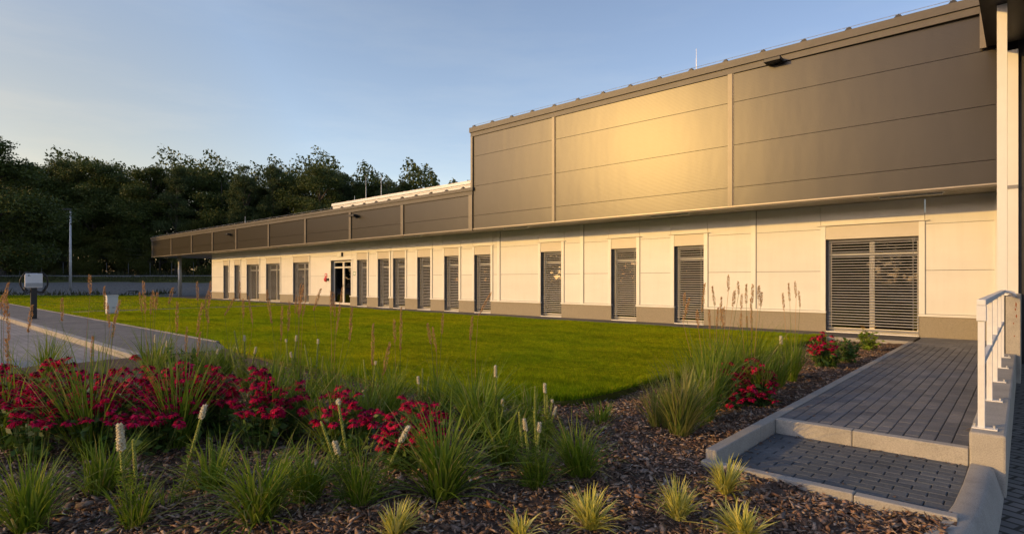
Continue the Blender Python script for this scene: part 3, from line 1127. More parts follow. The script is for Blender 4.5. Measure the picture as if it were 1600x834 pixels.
# side of the canopy at its far end
BM().box(XC - 0.05, XC - 0.004, YF + 0.1, YW + 7, ZSOF + 0.02, ZL1).build('fascia_panel', 'fascia', B)
BM().box(XC, XB, YF + 0.35, 29.7, 4.35, 4.5).build('roof', 'roofing', B)

# fascia of the tall block
XE = -0.40
bays = [XB, XW(865.5, YF), XW(1141.5, YF), XE]
for i, (a, b) in enumerate(zip(bays[:-1], bays[1:])):
    fascia_bay(a, b, ZB1, (3.83, 4.96, 6.10), tilt=(0.0, 0.0, 0.07)[i])
for i, q in enumerate(bays[1:-1]):
    hw = 0.055 if i == 0 else 0.06
    BM().box(q - hw, q + hw, YF - 0.045, YF - 0.003, ZSOF + 0.02, ZB1).build('fascia_strip', 'fascia_trim', B)
    BM().box(q + hw + 0.001, q + hw + 0.02, YF - 0.02, YF - 0.003, ZSOF + 0.02, ZB1).build('strip_edge', 'lip', B)
BM().box(XB - 0.16, XB + 0.04, YF - 0.055, YF - 0.003, ZSOF - 0.05, ZL1).box(XB - 0.04, XB + 0.06, YF - 0.055, YF + 0.2, ZL2, ZB1).build('corner_strip', 'fascia_trim', B)
BM().box(XB + 0.02, XE, YF + 0.152, YF + 0.35, ZSOF + 0.02, ZB2 - 0.02).box(XB + 0.02, XB + 0.3, YF + 0.35, 29, 4.4, ZB2 - 0.02).build('fascia_core', 'dark_gap', B)
BM().box(XB - 0.06, XE + 0.1, YF - 0.04, YF + 0.34, ZB1 + 0.003, ZB1 + 0.16).box(XB - 0.09, XE + 0.12, YF - 0.085, YF + 0.36, ZB1 + 0.163, ZB2).build('coping', 'coping', B)
BM().box(XB + 0.3, XE + 9, YF + 0.37, 29, 6.8, 6.95).build('roof', 'roofing', B)

# lit set-back block above the low roof
xs0 = XW(520, 22.0)
BM().box(xs0, XB + 0.02, 22.0, 28, 4.5, 6.72).build('roof_block', 'white_panel', B)
BM().box(xs0 - 0.05, XB + 0.02, 21.93, 28.1, 6.723, 6.9).build('roof_block_coping', 'white_trim', B)

# conductor clips along the copings (small blocks with a wire)
clip0 = None


def clip(x, y, z):
    global clip0
    if clip0 is None:
        c = MB()
        c.prism([(-0.07, -0.07), (0.07, -0.07), (0.07, 0.07), (-0.07, 0.07)], 0, 0.03)
        c.prism([(-0.05, -0.05), (0.05, -0.05), (0.05, 0.05), (-0.05, 0.05)], 0.03, 0.065)
        c.box(-0.01, 0.01, -0.01, 0.01, 0.065, 0.1)
        clip0 = c.build('conductor_clip', 'black', B, bevel=0.008)
        o = clip0
    else:
        o = clip0.copy()
        col.objects.link(o)
        o.parent = B
    o.location = Vector((x, y, z)) - Vector(B.location)


q = XB + 0.12
while q < XE:
    clip(q, YF + 0.0, ZB2)
    q += 0.97
q = XC + 0.4
while q < XB - 0.2:
    clip(q, YF + 0.0, ZL2)
    q += 0.97
wr = BM()
wr.tube([(XB, YF, ZB2 + 0.09), (XE, YF, ZB2 + 0.09)], 0.006, 5)
wr.tube([(XC, YF, ZL2 + 0.09), (XB, YF, ZL2 + 0.09)], 0.006, 5)
wr.build('conductor_wire', 'galv', B)
for q in np.arange(xs0 + 0.5, XB, 1.6):
    o = clip0.copy()
    col.objects.link(o)
    o.parent = B
    o.location = Vector((q, 22.0, 6.9)) - Vector(B.location)

# canopy column at the far end
BM().tube([(XW(281, 16.65), 16.65, 0.0), (XW(281, 16.65), 16.65, ZSOF)], 0.14, 20).build('canopy_column', 'pole_metal', B, smooth=True)

# right-hand entrance bay: white pier, inner pier, recess and soffit with their shade put into black
BM().box(-0.36, -0.225, 13.0, 13.2, 1.09, 6.125).build('pier', 'white_trim', B)
BM().box(XW(1573, 15.3), XW(1591, 15.3), 15.3, 15.5, -0.35, 6.0).build('pier', 'white_trim', B)
BM().box(XW(1573, 15.3) - 0.001, XW(1591, 15.3) + 0.001, 15.285, 15.299, 3.20, 3.27).build('pier_joint', 'grey_metal', B)
BM().box(-0.585, 9, 8.0, 15.19, 6.135, 6.15).build('bay_soffit', 'black', B)  # black colour stands in for the shade under the canopy
BM().box(-0.585, 9, 8.0, 15.19, 6.152, 7.1).build('bay_canopy', 'coping', B)
BM().box(XW(1531, YF), XW(1543, YF), YF - 0.056, YF - 0.004, 6.13, ZB1).build('fascia_strip', 'fascia_trim', B)
BM().box(XW(1591, 15.3) + 0.003, 0.2, 15.4, 24, -0.35, 7.0).box(0.2, 9, 23.8, 24, -0.35, 7).box(XR + 0.003, XW(1591, 15.3), 15.51, 17.4, -0.35, 6.85).build('bay_wall', 'black', B)  # recess darkness is put into the wall colour
BM().box(-0.3, 9, 15.2, 24, 6.9, 7.1).build('bay_roof', 'roofing', B)


# ------------------------------------------------------------------ fittings on the building
def floodlight(px, py, label):
    p = PT(px, py, 1)
    t = (YF) / (((px - CX) / F_PX) * SN + CS)
    p = PT(px, py, t)
    e = empty('floodlight', (p.x, YF, p.z), label, 'floodlight', 'black floodlights on the fascia')
    a = MB().box(-0.20, 0.20, -0.30, -0.05, -0.045, 0.045)
    o = a.build('housing', 'black', e, bevel=0.012)
    MB().box(-0.17, 0.17, -0.26, -0.08, -0.052, -0.047).build('lens', 'lamp_glass', e)
    MB().box(-0.05, 0.05, -0.05, -0.003, -0.07, 0.07).box(-0.03, 0.03, -0.06, -0.04, -0.03, 0.03).build('bracket', 'black', e)
    MB().box(-0.16, -0.15, -0.29, -0.06, 0.045, 0.06).box(-0.05, -0.04, -0.29, -0.06, 0.045, 0.06).box(0.05, 0.06, -0.29, -0.06, 0.045, 0.06).box(0.15, 0.16, -0.29, -0.06, 0.045, 0.06).build('cooling_fins', 'black', e)
    return e


floodlight(1212, 98, 'black floodlight high on the tall block near its right end')
floodlight(557, 337.5, 'black floodlight in the middle of the low bronze fascia')
floodlight(360.5, 366.5, 'black floodlight near the far left end of the low fascia')

labs = ['white strip light under the soffit over the widest window',
        'white strip light under the soffit between the two windows near the wide one',
        'white strip light under the soffit just right of the block corner',
        'white strip light under the soffit below the last low fascia bay',
        'white strip light under the soffit above the glass door',
        'white strip light under the soffit near the far windows']
for (pa, pb), lb in zip([(1373, 1475), (1016, 1079), (787, 826), (632, 659), (523, 544), (436, 449)], labs):
    ys = YF + 0.4
    xa, xb = XW(pa, ys), XW(pb, ys)
    xm, hl = (xa + xb) / 2, 0.62
    e = empty('strip_light', (xm, ys, ZSOF), lb, 'strip light', 'strip lights under the soffit')
    MB().box(-hl, hl, -0.06, 0.06, -0.04, -0.002).build('housing', 'cab_white', e, bevel=0.008)
    MB().box(-hl + 0.03, hl - 0.03, -0.045, 0.045, -0.075, -0.042).build('diffuser', 'diffuser', e, bevel=0.01)

# things on the wall by the door
e = empty('alarm_sounder', (XW(509.5, YW), YW, 1.37), 'red alarm sounder with small red sign left of the glass door', 'alarm')
MB().box(-0.12, 0.12, -0.012, -0.002, 0.16, 0.37).build('sign', 'red', e)
MB().box(-0.07, 0.07, -0.016, -0.0125, 0.24, 0.33).build('sign_symbol', 'white_trim', e)
mbx = MB()
mbx.tube([(0, -0.001, 0.03), (0, -0.07, 0.03), (0, -0.10, 0.03)], [0.12, 0.12, 0.07], 14)
mbx.build('bell', 'red', e)
MB().box(0.17, 0.30, -0.06, -0.002, -0.04, 0.10).build('base_box', 'black', e)
t_ = YW / (((532 - CX) / F_PX) * SN + CS)
e = empty('wall_box', (XW(532, YW), YW, 1.35 + (HZ - 397.6) / F_PX * t_), 'small white square light box on the wall above the glass door', 'emergency light')
MB().box(-0.19, 0.19, -0.09, -0.002, -0.11, 0.11).build('housing', 'white_trim', e, bevel=0.01)
MB().box(0.195, 0.25, -0.08, -0.002, -0.10, 0.10).build('side_cap', 'black', e)
t_ = YW / (((554 - CX) / F_PX) * SN + CS)
e = empty('wall_sign', (XW(554, YW), YW, 1.35 + (HZ - 427) / F_PX * t_), 'small pale green bordered sign plate right of the glass door', 'sign')
MB().box(-0.12, 0.12, -0.008, -0.002, -0.09, 0.09).build('plate', 'green_sign', e)
MB().box(-0.09, 0.09, -0.012, -0.0085, -0.06, 0.06).build('face', 'white_trim', e)


def rod(px, ytop, ybot, Y, label, cat='lightning rod', r=0.022):
    t = Y / (((px - CX) / F_PX) * SN + CS)
    p0, p1 = PT(px, ybot, t), PT(px, ytop, t)
    e = empty('lightning_rod', p0, label, cat, 'lightning rods on the roof')
    h = p1.z - p0.z
    MB().tube([(0, 0, -0.25), (0, 0, h * 0.55)], r, 6).build('mast', 'galv', e)
    MB().tube([(0, 0, h * 0.55), (0, 0, h)], r * 0.55, 6).build('tip', 'galv', e)
    MB().tube([(0, 0, -0.32), (0, 0, -0.2)], [0.16, 0.13], 12).build('foot', 'concrete', e)


rod(1088, 76, 112, 19.0, 'thin lightning rod on the roof of the tall block', r=0.009)
rod(571.8, 275, 312, 24.0, 'left one of two tall lightning rods behind the white roof block')
rod(595.7, 275, 309, 24.0, 'right one of two tall lightning rods behind the white roof block')
rod(554, 306, 316, 24.0, 'short lightning rod near the left end of the white roof block')
rod(383, 338, 352, 17.5, 'short lightning rod on the low roof toward its far end')


# ================================================================== WALL, RAILING, STREET FURNITURE
RW = empty('retaining_wall', (-0.22, 5.83, -0.3), 'low pale concrete retaining wall with higher rust-marked end beside the walkway', 'wall')
BM().box(-0.332, -0.105, 5.83, 12.45, -0.6, 0.145).build('low_wall', 'concrete', RW, bevel=0.018)
hs = BM().box(-0.235, -0.05, 12.452, 16.1, -0.6, 1.085).build('high_wall', 'concrete', RW, bevel=0.01)
st = BM()
for xx, zz, hh in ((-0.105, 1.0, 0.10), (-0.113, 0.90, 0.05), (-0.10, 0.80, 0.07), (-0.135, 0.66, 0.03), (-0.125, 0.45, 0.025)):
    st = BM()
    st.poly([(xx - 0.006, 12.4495, zz), (xx + 0.008, 12.4495, zz - 0.3 * hh), (xx + 0.002, 12.4495, zz - hh), (xx - 0.011, 12.4495, zz - 0.6 * hh)])
    st.build('rust_stain', 'rust', RW)

RL = empty('handrail', (-0.22, 6.0, 0.145), 'white tubular steel handrail on the low concrete wall', 'handrail')
RX = -0.262
py_ = [6.01, 7.45, 8.89, 10.33, 11.77]
for i, y in enumerate(py_):
    po = BM().box(RX - 0.023, RX + 0.023, y - 0.023, y + 0.023, 0.155, 1.145).build('post', 'rail_white', RL, bevel=0.004)
    BM().box(RX - 0.06, RX + 0.10, y - 0.045, y + 0.045, 0.147, 0.157).build('base_plate', 'rail_white', po)
    for dx in (-0.045, 0.08):
        BM().tube([(RX + dx, y, 0.157), (RX + dx, y, 0.182)], 0.011, 6).build('bolt', 'galv', po)
BM().box(RX - 0.03, RX + 0.03, 5.975, 12.3, 1.147, 1.195).box(RX - 0.032, RX + 0.032, 5.972, 6.06, 1.02, 1.146).build('top_rail', 'rail_white', RL, bevel=0.006)
BM().tube([(RX, 12.29, 1.17), (RX + 0.05, 12.4, 1.165), (RX + 0.12, 12.42, 1.15), (RX + 0.15, 12.43, 1.08)], 0.024, 8).build('rail_end', 'rail_white', RL, smooth=True)
for a, b in zip(py_[:-1], py_[1:]):
    BM().box(RX - 0.02, RX + 0.02, a + 0.027, b - 0.027, 0.66, 0.71).build('mid_rail', 'rail_white', RL, bevel=0.004)

# lamp post
pp = ST(58, (110 - CX) / F_PX * 58)
e = empty('lamp_post', (pp.x, pp.y, float(hgt(58)) - 0.05), 'tall slim pale lamp post standing on the gravel before the forest', 'lamp post')
MB().tube([(0, 0, 0), (0, 0, 3), (0, 0, 8.2)], [0.13, 0.11, 0.07], 12).build('mast', 'pole_metal', e, smooth=True)
lh = MB().box(-0.14, 0.14, -0.62, 0.10, 8.2, 8.34).build('lamp_head', 'black', e, bevel=0.03)
lh.rotation_euler = (0, 0, 0)
MB().box(-0.12, 0.12, -0.58, -0.1, 8.185, 8.198).build('lens', 'lamp_glass', lh)

# electric cabinet on the lawn
e = empty('electric_cabinet', (-26.9, 6.1, 0), 'small white electric cabinet standing on the lawn beside the pavement', 'cabinet')
MB().box(-0.125, 0.125, -0.15, 0.22, 0.06, 0.72).build('body', 'cab_white', e, bevel=0.008)
MB().prism([(-0.145, -0.17), (0.145, -0.17), (0.145, 0.24), (-0.145, 0.24)], 0.722, 0.762).build('lid', 'cab_white', e, bevel=0.01)
MB().box(0.1265, 0.136, -0.13, 0.20, 0.09, 0.70).build('door', 'cab_white', e, bevel=0.003)
MB().box(0.137, 0.15, 0.02, 0.10, 0.27, 0.29).build('handle', 'black', e)
MB().box(-0.12, 0.12, -0.145, 0.215, -0.1, 0.06).build('foot', 'kerb', e)
mbx = MB()
for k in range(5):
    mbx.box(-0.03 + random.uniform(-.04, .04), 0.02 + random.uniform(-.02, .06), -0.1515, -0.1502, 0.12 + k * 0.11, 0.17 + k * 0.11)
mbx.build('warning_marks', 'red', e)

# charging point
e = empty('charging_point', (-25.9, 3.6, 0), 'white wall box charging point with coiled cables on a black post', 'charging station')
MB().box(-0.07, 0.07, -0.085, 0.085, 0.0, 1.10).box(-0.12, 0.12, -0.13, 0.13, 0.0, 0.012).build('post', 'black', e, bevel=0.006)
bxo = MB().box(-0.09, 0.09, -0.24, 0.24, 1.09, 1.60).build('box', 'charger', e, bevel=0.035)
MB().box(0.0905, 0.094, -0.235, 0.235, 1.13, 1.26).build('lower_panel', 'charger_grey', e)
MB().box(0.0905, 0.093, -0.17, -0.12, 1.49, 1.56).box(0.0905, 0.093, -0.11, -0.09, 1.49, 1.51).build('mark', 'charger_grey', e)


def coil(cy, ry, zc, rz, n, seed, tail):
    rg = random.Random(seed)
    pts = []
    for i in range(n * 18 + 1):
        a = 2 * math.pi * i / 18
        k = 1 + 0.10 * math.sin(i * 0.21 + seed)
        pts.append((0.02 + 0.04 * math.sin(i * 0.35 + seed), cy + ry * k * math.sin(a), zc + rz * (1 + 0.12 * math.sin(i * 0.13 + seed)) * math.cos(a)))
    return pts


MB().tube(coil(-0.17, 0.19, 1.28, 0.33, 3, 1, 0), 0.014, 6).build('cable', 'black', e, smooth=True)
MB().tube(coil(0.19, 0.20, 1.26, 0.34, 3, 2, 0), 0.014, 6).build('cable', 'black', e, smooth=True)
MB().tube([(0.03, -0.26, 1.12), (0.05, -0.22, 1.03), (0.06, -0.17, 0.98)], [0.03, 0.035, 0.045], 8).build('plug', 'black', e, smooth=True)
MB().tube([(0.03, 0.33, 1.16), (0.05, 0.30, 1.05), (0.06, 0.26, 0.98)], [0.03, 0.035, 0.045], 8).build('plug', 'black', e, smooth=True)

# low garden lamp at the far lawn edge
e = empty('garden_lamp', G(214, 459.5, 0), 'low dark garden lamp with flat hood at the far lawn edge', 'garden lamp')
MB().box(-0.05, 0.05, -0.05, 0.05, 0, 0.28).build('stand', 'black', e)
MB().box(-0.10, 0.10, -0.75, 0.10, 0.285, 0.36).build('hood', 'black', e, bevel=0.015)
MB().box(-0.08, 0.08, -0.72, -0.10, 0.277, 0.283).build('diffuser', 'diffuser', e)

# forest fence
e0 = ST(78.6, 0)
fe = empty('wire_fence', (*ST(78.6, -40).xy, 1.9), 'thin dark wire mesh fence running before the forest', 'fence')
p0 = None
fl = Vector(fe.location)
wire = MB()
for i in range(34):
    r = -95 + i * 3.0
    p = ST(78.6, r)
    p.z = 1.9
    p = p - fl
    if p0 is None:
        p0 = MB().tube([(0, 0, 0), (0, 0, 1.9)], 0.035, 6).build('post', 'grey_metal', fe)
        o = p0
    else:
        o = p0.copy()
        col.objects.link(o)
        o.parent = fe
    o.location = p
a, b = ST(78.6, -95) - fl, ST(78.6, 4) - fl
for z in (0.15, 0.6, 1.1, 1.6, 1.85):
    wire.tube([(a.x, a.y, 1.9 + z), (b.x, b.y, 1.9 + z)], 0.008, 4)
wire.build('wire', 'grey_metal', fe)


# ================================================================== TREES
def leaf_quads(C, size, rg, flat=0.0):
    n = len(C)
    a = rg.normal(size=(n, 3))
    a[:, 2] *= (1 - flat)
    a /= np.linalg.norm(a, axis=1)[:, None]
    b = rg.normal(size=(n, 3))
    b -= (b * a).sum(1)[:, None] * a
    b /= np.linalg.norm(b, axis=1)[:, None]
    sz = size * rg.uniform(0.6, 1.3, n)
    L = a * sz[:, None]
    W = b * (sz * rg.uniform(0.35, 0.6, n))[:, None]
    V = np.empty((n, 4, 3), np.float32)
    V[:, 0] = C - L
    V[:, 1] = C + W - L * 0.1
    V[:, 2] = C + L
    V[:, 3] = C - W - L * 0.1
    return V.reshape(-1, 3), np.arange(n * 4).reshape(-1, 4)


def crown_points(rg, H, base, rad, nclump, n, cr, shape='oak'):
    """leaf positions: clumps spread through the crown's volume, denser near each clump's shell"""
    cs, rs = [], []
    for i in range(nclump):
        f = rg.random()
        z = base + (H - base) * (f ** 0.8)
        fr = (z - base) / (H - base)
        if shape == 'oak':
            env = rad * (0.55 + 0.75 * math.sin(math.pi * min(1, 0.18 + fr * 0.80))) * 0.75
        elif shape == 'birch':
            env = rad * (1.0 - 0.75 * fr ** 1.5) * 0.9
        elif shape == 'pine':
            env = rad * (1.05 - fr) * 1.0
        else:
            env = rad * math.sqrt(max(0.05, 1 - fr ** 2))
        a = rg.uniform(0, 2 * np.pi)
        d = env * math.sqrt(rg.uniform(0.05, 1))
        cs.append((d * math.cos(a), d * math.sin(a), z - cr * 0.5 * fr))
        rs.append(cr * rg.uniform(0.55, 1.25) * (1 - 0.35 * fr))
    cs, rs = np.array(cs), np.array(rs)
    pr = rs ** 2 / (rs ** 2).sum()
    idx = rg.choice(nclump, n, p=pr)
    d = rg.normal(size=(n, 3))
    d /= np.linalg.norm(d, axis=1)[:, None]
    rr = rg.random(n) ** 0.55
    rr *= 1 + 0.35 * np.sin(d[:, 0] * 5 + idx) * np.sin(d[:, 1] * 4 + idx * 2) * np.sin(d[:, 2] * 5)
    sq = np.array([1.15, 1.15, 0.72])
    C = cs[idx] + d * rr[:, None] * rs[idx][:, None] * sq
    return C, cs, rs


tree_meshes = {}


def tree_mesh(kind, seed):
    """unit trees are built 10 m tall and scaled"""
    key = (kind, seed)
    if key in tree_meshes:
        return tree_meshes[key]
    rg = np.random.default_rng(100 + seed * 13)
    H = 10.0
    if kind == 'oak':
        C, cs, rs = crown_points(rg, H * 0.97, 2.0, 2.5, 52, 46000, 1.05, 'oak')
        V, Fc = leaf_quads(C, 0.068, rg)
    elif kind == 'birch':
        C, cs, rs = crown_points(rg, H, 2.0, 1.9, 60, 34000, 0.72, 'birch')
        V, Fc = leaf_quads(C, 0.058, rg)
    elif kind == 'pine':
        C, cs, rs = crown_points(rg, H, 3.0, 1.6, 50, 28000, 0.7, 'pine')
        V, Fc = leaf_quads(C, 0.062, rg, 0.3)
    else:
        C, cs, rs = crown_points(rg, H, 0.9, 4.2, 40, 40000, 1.7, 'bush')
        V, Fc = leaf_quads(C, 0.11, rg)
    T = MB()
    T.tube([(0, 0, -0.4), (0.05, 0, 2.2), (-0.08, 0.06, 5), (0.04, 0, 7.5), (0, 0, 9.2)], [0.24, 0.19, 0.13, 0.07, 0.02], 8)
    for i in rg.choice(len(cs), 14, replace=False):
        c = cs[i]
        z0 = max(0.8, c[2] - 1.6)
        T.tube([(0, 0, z0), (c[0] * 0.5, c[1] * 0.5, (z0 + c[2]) / 2 + 0.1), tuple(c)], [0.08, 0.05, 0.015], 5, cap=False)
    matn = {'oak': 'foliage', 'birch': 'foliage_pale', 'pine': 'foliage', 'bush': 'foliage_olive'}[kind]
    crown = np_mesh(kind + '_crown', V, Fc, matn)
    tm = bpy.data.meshes.new(kind + '_trunk')
    tm.from_pydata(T.v, [], T.f)
    tm.materials.append(M['trunk'])
    tree_meshes[key] = (crown, tm)
    return tree_meshes[key]


def tree(kind, seed, loc, H, label, wide=1.0, rot=None, name='forest_tree', group='trees of the dark forest edge', cat='tree'):
    cr, tm = tree_mesh(kind, seed)
    e = empty(name, loc, label, cat, group)
    s = H / 10.0
    e.scale = (s * wide, s * wide, s)
    e.rotation_euler = (0, 0, random.uniform(0, 6.28) if rot is None else rot)
    link('crown', cr, e)
    link('trunk', tm, e)
    return e


def tree_px(kind, seed, px, ytop, s, label, wide=1.0, **k):
    r = (px - CX) / F_PX * s
    p = ST(s, r)
    p.z = float(hgt(s)) - 0.1
    H = (CAMH + (HZ - ytop) / F_PX * s - p.z) * 0.93
    return tree(kind, seed, p, H, label, wide, **k)


front = [
    ('oak', 1, 4, 236, 78, 'tall dark tree at the far left edge, just right of the near oak'),
    ('oak', 2, 52, 229, 80, 'broad dark tree behind the white charging point'),
    ('oak', 3, 98, 222, 82, 'tallest broad dark tree, right behind the slim lamp post'),
    ('oak', 1, 148, 229, 81, 'rounded dark tree just right of the lamp post'),
    ('oak', 2, 190, 231, 83, 'flat-topped dark tree above the electric cabinet'),
    ('oak', 3, 236, 237, 81, 'dark tree directly above the far end of the canopy'),
    ('birch', 1, 276, 243, 80, 'loose tree above the canopy column with a feathery top'),
    ('oak', 1, 312, 240, 84, 'dark tree above the far corner of the white wall'),
    ('oak', 2, 346, 262, 83, 'lower dark tree filling the dip in the forest skyline'),
    ('birch', 2, 383, 238, 81, 'pale feathery tree right of the dip in the forest skyline'),
    ('birch', 3, 428, 240, 82, 'pale feathery tree above the fourth window from the far end'),
    ('oak', 3, 462, 252, 84, 'dense dark tree above the fifth window from the far end'),
    ('oak', 1, 500, 240, 80, 'peaked dark tree left of the white roof block'),
    ('birch', 1, 536, 256, 83, 'loose pale tree above the left end of the white roof block'),
    ('pine', 1, 562, 270, 82, 'narrow dark tree left of the two tall lightning rods'),
    ('birch', 2, 604, 262, 83, 'pale green feathery tree right behind the two tall lightning rods'),
    ('birch', 3, 632, 268, 85, 'loose tree above the middle of the white roof block'),
    ('pine', 2, 660, 279, 84, 'pointed dark tree at the right end of the forest skyline'),
    ('pine', 1, 688, 290, 86, 'small pointed conifer top next to the tall block'),
    ('pine', 2, 712, 296, 90, 'smallest conifer top visible before the tall block corner'),
]
for k, sd, px, yt, s, lb in front:
    tree_px(k, sd, px, yt, s, lb, 1.15 if k == 'oak' else 1.0)
fill = [(587, 268, 88, 'rounded tree filling the skyline just right of the pale birch-like trees', 'oak'),
        (618, 271, 90, 'rounded tree between the lightning rods and the middle of the white roof block', 'oak'),
        (645, 280, 91, 'rounded tree beyond the right half of the white roof block', 'oak'),
        (676, 290, 92, 'low rounded tree top just left of the tall block', 'oak'),
        (404, 246, 87, 'rounded tree between the two pale feathery trees', 'oak'),
        (552, 266, 88, 'rounded tree above the left end of the white roof block, set back', 'oak')]
for i, (px, yt, s, lb, k) in enumerate(fill):
    tree_px(k, 1 + i % 3, px, yt, s, lb, 1.1)
under = [(-15, 350, 76.9 + 3), (40, 338, 80.2), (95, 352, 80.6), (150, 346, 80.0), (195, 330, 81.0), (250, 350, 80.4), (310, 335, 80.2), (365, 350, 81),
         (420, 340, 81), (480, 345, 82)]
ulab = ['low leafy bush tree at the very left edge below the oak', 'low olive bush tree behind the charging point', 'low dark bush tree beside the foot of the lamp post',
        'low bush tree between lamp post and electric cabinet', 'brighter olive bush tree above the electric cabinet', 'low bush tree under the left end of the canopy',
        'olive bush tree above the canopy fascia left of the white wall', 'low bush tree behind the low fascia left part', 'low bush tree behind the low fascia middle part',
        'low bush tree behind the low fascia under the peaked tree']
for i, ((px, yt, s), lb) in enumerate(zip(under, ulab)):
    tree_px('bush', 1 + i % 2, px, yt, s, lb, 0.95, name='forest_bush', group='bush trees under the forest edge', cat='bush')
# nearer oak reaching in at the left edge
tree_px('oak', 4, -38, 168, 46, 'near black oak branch reaching in at the left picture edge', 1.35, name='oak_tree', group=None)


def forest_mass():
    rg = np.random.default_rng(55)
    n = 150000
    r = rg.uniform(-95, 5, n)
    s = rg.uniform(84, 96, n)
    top = 16.6 + 1.2 * np.sin(r * 0.35) + 1.3 * np.sin(r * 0.83 + 1) + 1.0 * np.sin(r * 1.9) - np.clip((r + 24) * 0.17, 0, 4)
    z = 2.0 + rg.random(n) ** 0.85 * top
    C = np.stack([r * CS - s * SN, r * SN + s * CS, z], 1)
    V, Fc = leaf_quads(C, 0.27, rg)
    o = link('forest', np_mesh('forest', V, Fc, 'foliage'))
    struct(o, 'stuff')
    tag(o, 'deep dark forest mass behind the first row of trees', 'forest')


forest_mass()

# trees outside the picture, towards the sun: their shade lies on the bed and on the forest edge
sd = Vector((SUN_H.x, SUN_H.y, 0))
TE = math.tan(SUN_EL)
for i, xt in enumerate((-12.5, -10, -7.6, -5.2, -3.0, -0.8, 1.6, 4)):
    d = 34 + 5 * (i % 2)
    p = Vector((xt, 3.6, 0)) + sd * d
    zr = (-0.05, -0.8, -0.05, -0.9, -0.15, -0.9, -1.4, -1.6)[i]
    tree('bush' if i % 2 else 'oak', 2 + i % 2, (p.x, p.y, -0.1), (zr + TE * d) * 1.04, 'tree of the row behind the viewer towards the sun', 1.25,
         name='row_tree', group='trees behind the viewer')
for i in range(9):
    r_ = -62 - 3 * i
    base = Vector((-116 + i * 3.2, -4 - i * 4.5, 0))
    tree('oak', 1 + i % 3, (base.x, base.y, 0), 21 + (i % 3), 'tall tree left of the view towards the sun', 1.2, name='row_tree', group='trees left of the view')




def forest_behind():
    """woods behind the viewer: what the windows and metal mirror"""
    rg = np.random.default_rng(77)
    n = 26000
    a = rg.uniform(R(150), R(330), n)
    d = rg.uniform(112, 122, n)
    top = 15 + 2.2 * np.sin(a * 31) + 1.6 * np.sin(a * 67 + 1)
    C = np.stack([d * np.cos(a), d * np.sin(a), rg.random(n) ** 0.8 * top], 1)
    ok = -SN * C[:, 0] + CS * C[:, 1] < np.abs(CS * C[:, 0] + SN * C[:, 1]) * 0.95
    V, Fc = leaf_quads(C[ok], 1.1, rg)
    o = link('forest', np_mesh('forest', V, Fc, 'foliage'))
    struct(o, 'stuff')
    tag(o, 'distant woods behind the viewer mirrored in the windows', 'forest')


forest_behind()

# ================================================================== PLANTS
def ribbon_blades(rg, n, h, spread, width, droop, r0=0.05, seg=5, upright=0.15):
    """arching grass leaves as tapered ribbons"""
    az = rg.uniform(0, 2 * np.pi, n)
    L = h * rg.uniform(0.55, 1.15, n)
    th0 = np.abs(rg.normal(upright, spread, n))
    bend = droop * rg.uniform(0.2, 1.2, n) + (rg.random(n) < 0.12) * rg.uniform(0.5, 1.6, n)
    rb = r0 * np.sqrt(rg.random(n))
    ab = az + rg.normal(0, 0.8, n)
    P = np.stack([rb * np.cos(ab), rb * np.sin(ab), np.zeros(n) - 0.01], 1)
    twist = rg.normal(0, 0.5, n)
    wd = width * rg.uniform(0.6, 1.25, n)
    V = np.empty((n, (seg + 1) * 2, 3), np.float32)
    for k in range(seg + 1):
        s = k / seg
        th = np.minimum(th0 + bend * s ** 1.4, 2.6)
        w_ = wd * (1 - s ** 2.2) * (0.55 + 0.45 * min(1, s * 4)) + 0.0006
        a2 = az + twist * s
        side = np.stack([-np.sin(a2), np.cos(a2), 0.25 * np.sin(twist * 3)], 1)
        V[:, 2 * k] = P - side * (w_ / 2)[:, None]
        V[:, 2 * k + 1] = P + side * (w_ / 2)[:, None]
        d = np.stack([np.sin(th) * np.cos(a2), np.sin(th) * np.sin(a2), np.cos(th)], 1)
        P = P + d * (L / seg)[:, None]
    nv = (seg + 1) * 2
    F1 = np.array([(2 * k, 2 * k + 1, 2 * k + 3, 2 * k + 2) for k in range(seg)])
    Fc = (np.arange(n)[:, None, None] * nv + F1[None]).reshape(-1, 4)
    return V.reshape(-1, 3), Fc


def clump(px, py, ytop, label, n=170, spread=0.28, droop=1.3, width=0.008, matn='grass_green', name='grass_clump', group='green ornamental grass clumps',
          cat='grass clump', seed=None, z=ZM, r0=0.07):
    p = G(px, py, z)
    t = -SN * p.x + CS * p.y
    h = (py - ytop) / F_PX * t
    rg = np.random.default_rng(seed if seed is not None else int(px * 7 + py))
    V, Fc = ribbon_blades(rg, n, h * (1.22 if spread < 0.4 else 1.22 if 'sedge' in name else 1.45), spread, width * 1.3, droop, r0)
    # every clump leans its own way, and some of its outer blades lie over
    lean = rg.normal(0, 0.10, 2)
    V = V + np.stack([V[:, 2] * lean[0], V[:, 2] * lean[1], 0 * V[:, 2]], 1)
    V[:, :2] *= rg.uniform(0.85, 1.2, 2)
    o = link(name, np_mesh(name, V, Fc, matn), loc=p)
    return tag(o, label, cat, group)


